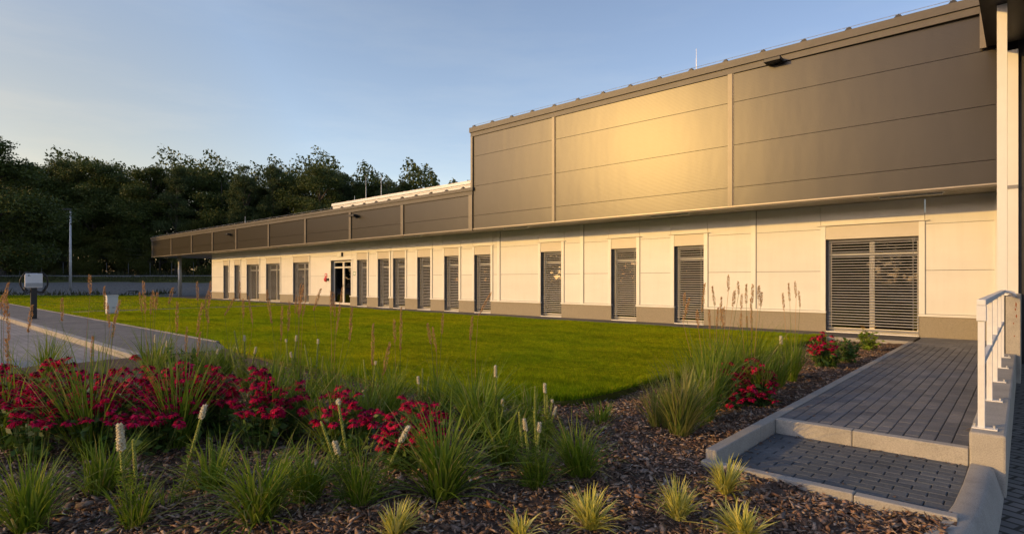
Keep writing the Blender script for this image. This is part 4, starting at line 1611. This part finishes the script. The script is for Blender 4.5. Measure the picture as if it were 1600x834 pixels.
# big green clumps (base pixel, height pixel)
for a in [
    (18, 700, 560, 'tall green grass clump at the left edge among the red flowers'),
    (140, 716, 545, 'tall upright grass clump between the two left red flower drifts'),
    (275, 704, 560, 'tall arching grass clump behind the leaning white liatris'),
    (408, 690, 575, 'green grass clump before the middle red flowers'),
    (572, 682, 590, 'green grass clump left of the brightest red coneflower'),
]:
    clump(a[0], a[1], a[2], a[3], n=135, spread=0.26, droop=1.1, width=0.009)
for a in [
    (45, 826, 735, 'low dark grass clump in the bottom left corner'),
    (405, 812, 715, 'wide arching grass clump alone on the mulch at bottom centre left'),
    (690, 776, 665, 'wide arching grass clump below the brightest red coneflower'),
    (908, 745, 672, 'small spiky grass clump alone on the mulch left of the yellow sedges'),
    (748, 690, 600, 'soft dark grass clump right of the brightest red coneflower'),
]:
    clump(a[0], a[1], a[2], a[3], n=260, spread=0.48, droop=1.5, width=0.0085)
for a in [
    (936, 664, 628, 'smallest sparse grass tuft on the open mulch before the lawn corner', 70),
    (70, 590, 520, 'far green grass clump before the parking edge at left', 110),
    (238, 592, 515, 'far upright grass clump left of the pavement end', 120),
    (330, 600, 545, 'far green tuft at the pavement end', 110),
    (352, 585, 535, 'far green tuft covering the end of the grey pavement', 130),
    (300, 590, 540, 'far green tuft before the middle of the pavement end', 110),
    (420, 612, 560, 'far green tuft under the white liatris before the lawn', 120),
    (520, 625, 570, 'far green tuft below the middle of the lawn edge', 120),
    (610, 640, 575, 'far green tuft at the lawn edge behind the bright coneflower', 120),
    (690, 650, 585, 'far soft grass tuft at the lawn edge right of the bright coneflower', 120),
    (800, 690, 640, 'low grass tuft behind the right white liatris group', 110),
]:
    clump(a[0], a[1], a[2], a[3], n=a[4], spread=0.35, droop=1.0, width=0.010)
for a in [
    (468, 668, 580, 'mid green grass clump between the middle and right red coneflower drifts'),
    (520, 706, 612, 'shaggy grass clump in front of the thin red coneflower cushion'),
    (650, 712, 640, 'shaggy grass clump in front of the brightest red coneflower'),
    (155, 770, 690, 'low green grass tuft beside the two-spiked blazing star'),
    (330, 770, 690, 'loose low green grass tuft under the leaning white spike'),
    (480, 780, 700, 'loose low green grass tuft left of the four-spiked blazing star'),
    (600, 660, 590, 'green grass tuft behind the brightest red coneflower, toward the lawn'),
    (830, 668, 610, 'green grass tuft at the lawn edge behind the blazing star fan'),
    (735, 652, 592, 'rounded grass clump against the lawn right of the brightest coneflower'),
    (785, 722, 645, 'grass clump left of the short-spiked blazing star'),
]:
    clump(a[0], a[1], a[2], a[3], n=150, spread=0.36, droop=1.1, width=0.0085)
# right bed clumps
for a in [
    (1062, 682, 585, 'broad olive grass clump with pale seed heads nearest the kerb corner', 330, 'grass_olive'),
    (1104, 656, 545, 'tall green grass clump behind the olive one in the right bed', 230, 'grass_green'),
    (1190, 628, 560, 'dark green spiky clump right of the red coneflower in the right bed', 160, 'grass_green'),
    (1238, 594, 530, 'upright green clump left of the farthest red coneflower', 160, 'grass_green'),
    (1140, 622, 535, 'tallest loose green grass among the reed stalks in the right bed', 200, 'grass_green'),
    (1168, 606, 520, 'loose green grass behind the right bed red coneflower', 160, 'grass_green'),
    (1030, 672, 600, 'small olive grass at the left foot of the broad olive clump', 110, 'grass_olive'),
    (1085, 640, 560, 'soft green grass between the olive clump and the lawn', 170, 'grass_green'),
    (1208, 590, 535, 'green grass tuft beside the single white blazing star', 140, 'grass_green'),
    (1292, 572, 528, 'thin green grass between the far coneflower and the wide window', 110, 'grass_green'),
    (1215, 604, 545, 'low green clump between spiky and upright clumps in the right bed', 120, 'grass_green'),
]:
    clump(a[0], a[1], a[2], a[3], n=a[4], spread=0.26, droop=0.9, width=0.009, matn=a[5])

# yellow sedges
for px, py, yt, n, lb in [
    (618, 836, 790, 150, 'yellow sedge tuft at the bottom edge under the white liatris'),
    (814, 838, 800, 60, 'smallest yellow sedge tuft with few blades at the bottom edge'),
    (924, 822, 768, 170, 'yellow sedge tuft left of the three clustered yellow tufts'),
    (1060, 808, 756, 190, 'yellow sedge tuft in the middle of the clustered yellow tufts'),
    (1134, 768, 720, 190, 'yellow sedge tuft closest to the walkway kerb'),
    (1162, 838, 790, 190, 'yellow sedge tuft cut by the bottom edge before the walkway'),
]:
    clump(px, py, yt, lb, n=n, spread=0.5, droop=1.1, width=0.0095, matn='sedge_yellow', name='yellow_sedge', group='yellow variegated sedge tufts', cat='sedge', r0=0.03)


# ---- coneflowers
def flower_mesh(seed):
    rg = random.Random(seed)
    f = MB()
    npet = 14
    for ring, (r1, zd, off) in enumerate(((0.046, -0.012, 0), (0.036, 0.000, 0.5))):
        for i in range(npet - ring * 4):
            a = 2 * math.pi * (i + off) / (npet - ring * 4) + rg.uniform(-0.1, 0.1)
            ca, sa = math.cos(a), math.sin(a)
            rr = r1 * rg.uniform(0.85, 1.12)
            dz = zd + rg.uniform(-0.01, 0.004)
            wv = 0.0075
            pts = [(0.010, wv * 0.6, 0.004), (rr * 0.6, wv, 0.004 + dz * 0.3), (rr, wv * 0.55, dz)]
            b = len(f.v)
            for (d, w_, z) in pts:
                f.v.append((ca * d - sa * w_, sa * d + ca * w_, z))
                f.v.append((ca * d + sa * w_, sa * d - ca * w_, z))
            f.f += [(b, b + 1, b + 3, b + 2), (b + 2, b + 3, b + 5, b + 4)]
            f.mi += [0, 0]
    c = MB()
    rings = [(0.0165, 0.002), (0.016, 0.010), (0.010, 0.018), (0.003, 0.021)]
    b = len(f.v)
    for r_, z in rings:
        for k in range(8):
            f.v.append((r_ * math.cos(k * math.pi / 4), r_ * math.sin(k * math.pi / 4), z))
    for i in range(3):
        for k in range(8):
            k2 = (k + 1) % 8
            f.f.append((b + i * 8 + k, b + i * 8 + k2, b + (i + 1) * 8 + k2, b + (i + 1) * 8 + k))
            f.mi.append(1)
    me = bpy.data.meshes.new('flower_head')
    me.from_pydata(f.v, [], f.f)
    me.materials.append(M['petal'])
    me.materials.append(M['cone'])
    me.polygons.foreach_set('material_index', f.mi)
    me.update()
    return me


FM = [flower_mesh(i) for i in range(6)]


def coneflower(x0, x1, y0, y1, t, n, label, sc_=1.0, zb=ZM):
    rg = np.random.default_rng(int(x0 * 3 + y0 + n))
    cxp, cyp = (x0 + x1) / 2, (y0 + y1) / 2
    base = PT(cxp, HZ, t)
    base.z = zb
    e = empty('coneflower', base, label, 'coneflower', 'red coneflower plants')
    n = min(100, int(n * 1.5))
    sc_ = sc_ * 1.02
    hw = (x1 - x0) / 2
    st = MB()
    LV = []
    for i in range(n):
        # points of a domed cushion: higher in the middle
        fx = rg.uniform(-1, 1)
        fy = rg.random() ** 0.9
        x = cxp + fx * hw
        dome = (1 - 0.45 * fx * fx)
        y = y1 - (y1 - y0) * dome * (1 - fy * 0.92)
        tt = t + (0.5 - fy) * 0.45 + rg.normal(0, 0.08)
        p = PT(x, y, tt) - base
        o = link('flower_head', FM[i % 6], e, p)
        s = sc_ * rg.uniform(0.75, 1.2)
        o.scale = (s, s, s)
        tilt = rg.normal(0, 0.3, 2)
        o.rotation_euler = (tilt[0], tilt[1], rg.uniform(0, 6.28))
        foot = Vector((p.x * 0.45, p.y * 0.45, 0))
        mid = foot.lerp(p, 0.55) + Vector((p.x * 0.06, p.y * 0.06, 0.03))
        st.tube([foot, mid, p], [0.0035, 0.003, 0.0025], 4, cap=False)
        for k in range(6):
            LV.append(foot.lerp(p, rg.uniform(0.15, 0.85)))
    st.build('stems', 'stem_green', e)
    C = np.array([tuple(q) for q in LV]) + rg.normal(0, 0.035, (len(LV), 3))
    V, Fc = leaf_quads(C, 0.040 * sc_, rg, 0.4)
    V[:, 2] = np.maximum(V[:, 2], 0.005)
    link('leaves', np_mesh('leaves', V, Fc, 'plant_leaf'), e)
    return e


for a in [
    (-25, 50, 566, 640, 4.9, 40, 'red coneflower cushion cut by the left picture edge'),
    (45, 140, 556, 625, 5.3, 56, 'red coneflower cushion behind the left upright grass'),
    (105, 190, 580, 665, 4.7, 44, 'lower red coneflower cushion right of the left upright grass'),
    (165, 250, 556, 640, 5.3, 44, 'red coneflower cushion between the two tall grass clumps'),
    (225, 320, 562, 650, 5.0, 60, 'dense red coneflower cushion around the second tall grass clump'),
    (300, 372, 565, 640, 5.2, 44, 'red coneflower cushion right of the second tall grass clump'),
    (358, 445, 572, 655, 4.9, 46, 'red coneflower cushion behind the third tall grass clump'),
    (10, 85, 592, 668, 4.6, 40, 'low red coneflower cushion at the foot of the left upright grass'),
    (190, 285, 596, 668, 4.75, 44, 'low red coneflower cushion between the two tall grass clumps, nearer the viewer'),
    (420, 500, 590, 655, 5.2, 24, 'thin red coneflower cushion right of the third tall grass clump'),
    (490, 585, 602, 668, 4.7, 30, 'thin red coneflower cushion left of the brightest one'),
    (590, 700, 612, 705, 4.35, 52, 'brightest large red coneflower cushion right of centre'),
    (1146, 1212, 556, 630, 6.6, 60, 'red coneflower in the right bed before the spiky clump'),
    (1112, 1166, 555, 660, 6.4, 16, 'sparse dark red coneflower inside the tall right grass'),
    (1262, 1310, 518, 556, 9.4, 34, 'farthest red coneflower near the wide window'),
]:
    coneflower(*a)


# ---- blazing stars (white spikes)
def spike(e, base, top, bloom, rg, thick=1.0):
    """a leafy stem that ends in a spike of buds, the top part in white bloom"""
    d = top - base
    L = d.length
    mid = base.lerp(top, 0.5) + Vector((rg.normal(0, 0.01), rg.normal(0, 0.01), 0))
    s = MB()
    s.tube([base, mid, top], [0.004, 0.0035, 0.002], 5)
    st = s.build('flower_spike', 'stem_green', e)

    def at(f):
        return base.lerp(mid, f * 2) if f < 0.5 else mid.lerp(top, f * 2 - 1)
    # narrow leaves on the stem
    n = int(L * 190)
    C, D = [], []
    for k in range(n):
        f = rg.uniform(0.02, 0.62)
        C.append(tuple(at(f)))
        a = rg.uniform(0, 2 * np.pi)
        ln = 0.10 * (1 - f) + 0.015
        D.append((math.cos(a) * ln * 0.75, math.sin(a) * ln * 0.75, ln * rg.uniform(0.1, 0.7)))
    C, D = np.array(C), np.array(D)
    side = np.cross(D, (0, 0, 1))
    side /= np.linalg.norm(side, axis=1)[:, None]
    V = np.stack([C - side * 0.0025, C + side * 0.0025, C + D * 0.6 + side * 0.002 , C + D - np.array([0, 0, 0.01])], 1)
    link('leaves', np_mesh('leaves', V.reshape(-1, 3), np.arange(len(C) * 4).reshape(-1, 4), 'grass_green'), st)
    # buds
    f0 = 0.55
    nb = int(L * (1 - f0) * 420)
    fb = f0 + (1 - f0) * np.arange(nb) / nb
    fl0 = 1 - bloom * (1 - f0)
    B_, Wb = [], []
    for f in fb:
        (Wb if (bloom and f > fl0) else B_).append(f)

    def knobs(fs, name, matn, r, out):
        V, Fc = [], []
        for i, f in enumerate(fs):
            p = at(f)
            a = i * 2.4
            rr = out * (1.0 - 0.5 * max(0, (f - f0) / (1 - f0)) ** 2)
            c = p + Vector((math.cos(a) * rr, math.sin(a) * rr, 0))
            q = r * rg.uniform(0.75, 1.2)
            b = len(V)
            V += [tuple(c + Vector(v) * q) for v in ((1, 0, 0), (0, 1, 0), (-1, 0, 0), (0, -1, 0), (0, 0, 1.2), (0, 0, -1.2))]
            Fc += [(b, b + 1, b + 4), (b + 1, b + 2, b + 4), (b + 2, b + 3, b + 4), (b + 3, b, b + 4),
                   (b + 1, b, b + 5), (b + 2, b + 1, b + 5), (b + 3, b + 2, b + 5), (b, b + 3, b + 5)]
        if V:
            link(name, np_mesh(name, V, Fc, matn), st)
    knobs(B_, 'buds', 'bud', 0.0056 + 0.0006 * thick, 0.0068)
    if Wb:
        knobs(Wb, 'bloom', 'bloom', 0.0085 * thick, 0.013 * thick)
        # feathery threads
        n = len(Wb) * 7
        C = np.array([tuple(at(rg.choice(Wb))) for k in range(n)])
        a = rg.uniform(0, 2 * np.pi, n)
        ln = 0.022 * thick * rg.uniform(0.7, 1.3, n)
        D = np.stack([np.cos(a), np.sin(a), rg.uniform(-0.3, 0.7, n)], 1) * ln[:, None]
        side = np.stack([-np.sin(a), np.cos(a), np.zeros(n)], 1) * 0.0016
        V = np.stack([C - side, C + side, C + D], 1)
        link('threads', np_mesh('threads', V.reshape(-1, 3), np.arange(n * 3).reshape(-1, 3), 'bloom'), st)


def liatris(bx_, by_, spikes, label, leaves=80, lh=0.28, thick=1.0):
    """spikes: list of (px, py_top, bloom share)"""
    base = G(bx_, by_, ZM)
    t = -SN * base.x + CS * base.y
    rg = np.random.default_rng(int(bx_ * 5 + by_))
    e = empty('blazing_star', base, label, 'blazing star', 'white blazing star plants')
    if leaves:
        V, Fc = ribbon_blades(rg, leaves, lh, 0.45, 0.007, 1.0, 0.05)
        link('leaf_tuft', np_mesh('leaf_tuft', V, Fc, 'grass_green'), e)
    for px, pt, bl in spikes:
        tt = t + rg.normal(0, 0.06)
        top = PT(px, pt, tt) - base
        b0 = Vector((top.x * 0.22 + rg.normal(0, 0.02), top.y * 0.22 + rg.normal(0, 0.02), 0))
        spike(e, b0, top, bl, rg, thick)


liatris(212, 822, [(187, 662, 0.55), (208, 686, 0.0)], 'white-tipped blazing star with two spikes at bottom left', 130, 0.36, 1.3)
liatris(262, 792, [(320, 633, 0.28)], 'single strongly leaning blazing star spike left of centre', 30, 0.22, 1.2)
liatris(562, 790, [(502, 658, 0.0), (523, 690, 0.45), (528, 625, 0.08), (638, 666, 0.42)], 'blazing star with four spread spikes at bottom centre', 190, 0.44, 1.25)
liatris(838, 762, [(843, 660, 0.3), (819, 654, 0.35), (811, 643, 0.0), (835, 641, 0.0)], 'blazing star with four short spikes right of centre', 170, 0.34)
liatris(846, 700, [(836, 603, 0.0), (851, 599, 0.3), (855, 617, 0.0), (869, 635, 0.42), (863, 624, 0.12)], 'blazing star fan before the lawn corner', 110, 0.3)
liatris(780, 690, [(774, 571, 0.32), (785, 623, 0.35), (806, 623, 0.0)], 'tallest blazing star spike standing against the lawn', 90, 0.3)
liatris(662, 668, [(653, 588, 0.3), (660, 575, 0.0), (670, 588, 0.0)], 'blazing star trio behind the brightest coneflower', 50, 0.25)
liatris(580, 655, [(568, 562, 0.0), (587, 564, 0.12), (588, 592, 0.0)], 'thin blazing star trio left of the brightest coneflower', 50, 0.25)
liatris(496, 622, [(497, 530, 0.16), (485, 558, 0.0), (505, 556, 0.0), (476, 538, 0.0)], 'blazing star group against the lawn middle', 60, 0.25)
liatris(456, 618, [(463, 524, 0.2), (454, 550, 0.25), (447, 530, 0.1)], 'white-headed blazing star group left of the lawn middle', 60, 0.25)
liatris(382, 606, [(382, 524, 0.22), (370, 542, 0.1), (366, 516, 0.0), (360, 544, 0.0), (400, 542, 0.35)], 'blazing star group at the lawn edge beside the pavement end', 70, 0.25)
liatris(330, 602, [(323, 549, 0.3), (341, 545, 0.3)], 'small blazing star pair before the pavement end', 50, 0.22)
liatris(256, 598, [(242, 523, 0.35), (261, 532, 0.3), (268, 528, 0.0)], 'blazing star trio overlapping the grey pavement', 70, 0.3)
liatris(1090, 668, [(1085, 580, 0.0), (1102, 578, 0.0)], 'green unopened blazing star pair inside the olive clump', 30, 0.25, 1.3)
liatris(1222, 600, [(1220, 525, 0.35)], 'single white blazing star in the right bed', 40, 0.3, 1.3)


# ---- feather reed grass: brown plumes on thin stalks
def plume_mesh(seed, L=0.3):
    rg = np.random.default_rng(seed)
    n = 130
    f = rg.random(n)
    prof = 0.012 * np.sin(np.pi * np.clip(0.08 + f * 0.9, 0, 1)) ** 0.7 + 0.0015
    a = rg.uniform(0, 2 * np.pi, n)
    C = np.stack([np.cos(a) * prof * 0.6, np.sin(a) * prof * 0.6, f * L], 1)
    D = np.stack([np.cos(a) * 0.006, np.sin(a) * 0.006, np.full(n, 0.022)], 1) * rg.uniform(0.7, 1.4, n)[:, None]
    side = np.stack([-np.sin(a), np.cos(a), np.zeros(n)], 1) * 0.0028
    V = np.stack([C, C + D * 0.5 + side, C + D, C + D * 0.5 - side], 1)
    return np_mesh('plume', V.reshape(-1, 3), np.arange(n * 4).reshape(-1, 4), 'straw')


PM = [plume_mesh(i) for i in range(5)]


def reed(plumes, t, basey, label, leaves=60, lh=0.7):
    """plumes: (x_top, y_top, x_bottom, y_bottom) in photo pixels"""
    rg = np.random.default_rng(int(plumes[0][0] * 11 + t * 10))
    mx = sum(p[2] for p in plumes) / len(plumes)
    base = PT(mx, HZ, t)
    base.z = ZM
    e = empty('reed_clump', base, label, 'reed grass', 'feather reed grass clumps')
    if leaves:
        V, Fc = ribbon_blades(rg, leaves, lh, 0.16, 0.006, 0.7, 0.06)
        link('leaf_tuft', np_mesh('leaf_tuft', V, Fc, 'grass_green'), e)
    for i, (xa, ya, xb, yb) in enumerate(plumes):
        tt = t + rg.normal(0, 0.12)
        a, b = PT(xa, ya, tt) - base, PT(xb, yb, tt) - base
        foot = Vector((b.x * 0.3, b.y * 0.3, 0))
        s = MB()
        s.tube([foot, foot.lerp(b, 0.5) + Vector((b.x - a.x, b.y - a.y, 0)) * 0.12, b, a.lerp(b, 0.03)], [0.0026, 0.0022, 0.0018, 0.0009], 4)
        st = s.build('stalk', 'straw' if i % 2 else 'stem_green', e)
        pm = link('plume', PM[i % 5], st, b)
        d = a - b
        pm.rotation_mode = 'QUATERNION'
        pm.rotation_quaternion = Vector((0, 0, 1)).rotation_difference(d.normalized())
        k = d.length / 0.3
        wdt = 1.25 + 0.5 * rg.random()
        pm.scale = (wdt, wdt, k)


reed([(13, 443, 3, 480), (10, 455, 6, 500), (11, 470, 14, 533), (5, 461, -3, 486), (10, 530, 16, 585), (-8, 450, -14, 480)], 5.6, 0, 'dense reed plumes cut by the left picture edge')
reed([(50, 478, 44, 520)], 6.6, 0, 'single brown reed plume before the charging point post', 20)
reed([(97, 467, 97, 502), (140, 430, 141, 459)], 7.0, 0, 'two thin reed plumes left of the electric cabinet', 20)
reed([(163, 449, 164, 484), (168, 475, 171, 512), (187, 470, 178, 505), (180, 495, 175, 530), (145, 526, 143, 575)], 6.8, 0, 'reed plumes around the white electric cabinet', 40)
reed([(218, 458, 222, 488), (224, 441, 227, 490), (236, 463, 235, 491), (239, 454, 240, 482), (246, 457, 243, 485)], 7.6, 0, 'five upright reed plumes right of the electric cabinet', 40)
reed([(270, 450, 264, 475), (277, 473, 276, 520), (292, 512, 290, 550)], 7.4, 0, 'reed plumes left of the canopy column', 30)
reed([(308, 441, 309, 470), (316, 475, 307, 524), (325, 456, 318, 484), (329, 440, 326, 482), (322, 483, 326, 506), (313, 520, 308, 558)], 7.6, 0, 'reed plumes before the far corner of the white wall', 40)
reed([(366, 466, 351, 493), (380, 468, 380, 497), (374, 440, 375, 470), (388, 463, 395, 507)], 8.0, 0, 'leaning reed plumes before the two narrow far windows', 30)
reed([(417, 455, 425, 506), (441, 480, 439, 533), (452, 473, 450, 518)], 7.8, 0, 'three reed plumes before the fourth far window', 30)
reed([(470, 445, 466, 492), (474, 447, 467, 497), (463, 462, 461, 490), (478, 463, 473, 495), (472, 452, 468, 494)], 7.8, 0, 'thick bundle of reed plumes before the fifth far window', 50)
reed([(501, 452, 490, 486), (517, 456, 517, 490), (521, 458, 523, 496), (535, 450, 525, 522), (550, 482, 546, 535)], 7.4, 0, 'reed plumes before the glass door', 40)
reed([(583, 508, 582, 572), (609, 536, 598, 588)], 5.9, 0, 'two large reed plumes nearest the lawn left of the bright coneflower', 40)
reed([(627, 482, 626, 548), (616, 500, 617, 536)], 6.4, 0, 'two slim reed plumes above the bright coneflower', 30)
reed([(668, 506, 674, 538), (676, 512, 682, 550), (692, 490, 690, 522)], 6.6, 0, 'three short reed plumes over the lawn right of the bright coneflower', 30)
reed([(738, 495, 735, 532), (767, 458, 747, 494)], 6.4, 0, 'two reed plumes over the lawn below the sixth near window', 20)
reed([(1113, 448, 1117, 478), (1138, 430, 1138, 456), (1153, 440, 1154, 460), (1148, 454, 1145, 480), (1127, 465, 1126, 504), (1122, 481, 1120, 511),
      (1131, 480, 1129, 513), (1108, 485, 1109, 515), (1070, 457, 1069, 479), (1077, 467, 1067, 502), (1101, 444, 1097, 489), (1089, 485, 1091, 512)], 6.7, 0,
     'big reed clump in the right bed with plumes over the third window from the right', 110, 0.9)
reed([(1166, 445, 1166, 475), (1159, 460, 1158, 484), (1176, 445, 1175, 474), (1186, 446, 1185, 468), (1190, 457, 1188, 480), (1173, 467, 1175, 520),
      (1158, 489, 1157, 513), (1167, 494, 1167, 512)], 7.2, 0, 'reed clump in the right bed with plumes over the white wall panel', 90, 0.85)
reed([(1232, 443, 1234, 471), (1242, 440, 1244, 466), (1248, 455, 1250, 480), (1223, 458, 1225, 486)], 8.4, 0, 'farthest reed clump with four plumes left of the wide window', 60, 0.8)


# ---- leafy plants at the far end of the right bed
def leafy(px, py, ytop, wpx, label, n, flowers=0):
    p = G(px, py, ZM)
    t = -SN * p.x + CS * p.y
    h = (py - ytop) / F_PX * t
    wd = wpx / F_PX * t / 2
    rg = np.random.default_rng(int(px))
    e = empty('leafy_perennial', p, label, 'perennial', 'leafy perennials at the far end of the bed')
    C, st = [], MB()
    for i in range(34):
        a = rg.uniform(0, 6.28)
        r = wd * math.sqrt(rg.random())
        top = Vector((r * math.cos(a), r * math.sin(a), h * rg.uniform(0.6, 1.0) * (1 - 0.3 * (r / wd) ** 2)))
        foot = Vector((top.x * 0.3, top.y * 0.3, 0))
        st.tube([foot, foot.lerp(top, 0.5), top], [0.004, 0.003, 0.002], 4, cap=False)
        for k in range(n // 34):
            C.append(tuple(foot.lerp(top, rg.uniform(0.15, 1.0)) + Vector(rg.normal(0, 0.03, 3))))
    st.build('stems', 'stem_green', e)
    V, Fc = leaf_quads(np.array(C), 0.045, rg, 0.3)
    V[:, 2] = np.maximum(V[:, 2], 0.0)
    link('leaves', np_mesh('leaves', V, Fc, 'plant_leaf' if not flowers else 'grass_green'), e)
    for k in range(flowers):
        a = rg.uniform(0, 6.28)
        q = Vector((wd * 0.5 * math.cos(a), wd * 0.5 * math.sin(a), h * rg.uniform(0.95, 1.1)))
        o = MB()
        for j in range(9):
            b = j * 0.7
            o.poly([(0, 0, 0.003), (0.03 * math.cos(b - 0.2), 0.03 * math.sin(b - 0.2), 0), (0.042 * math.cos(b), 0.042 * math.sin(b), 0.004), (0.03 * math.cos(b + 0.2), 0.03 * math.sin(b + 0.2), 0)])
        o.build('flower_head', 'yellow_petal', e).location = q


leafy(1322, 566, 520, 44, 'low green leafy perennial beside the farthest coneflower', 340)
leafy(1356, 548, 512, 34, 'bushy green perennial with small yellow flowers before the wide window', 300, 5)
leafy(1300, 575, 540, 40, 'spreading low perennial at the foot of the farthest coneflower', 300)
leafy(285, 606, 530, 50, 'broad-leaved shrubby perennial before the grey pavement', 200)
# irrigation pipe and fallen leaf
e = MB().tube([G(1245, 586, ZM + 0.02), G(1262, 588, ZM + 0.03), G(1282, 587, ZM + 0.02)], 0.012, 6).build('irrigation_hose', 'black', smooth=True)
tag(e, 'short black irrigation hose lying on the mulch by the upright clump', 'hose')
e = MB().poly([(-0.4, 6.5, 0.02), (-0.36, 6.53, 0.03), (-0.345, 6.6, 0.015), (-0.39, 6.57, 0.012)]).build('fallen_leaf', 'straw')
tag(e, 'curled dry brown leaf lying against the concrete wall', 'leaf')
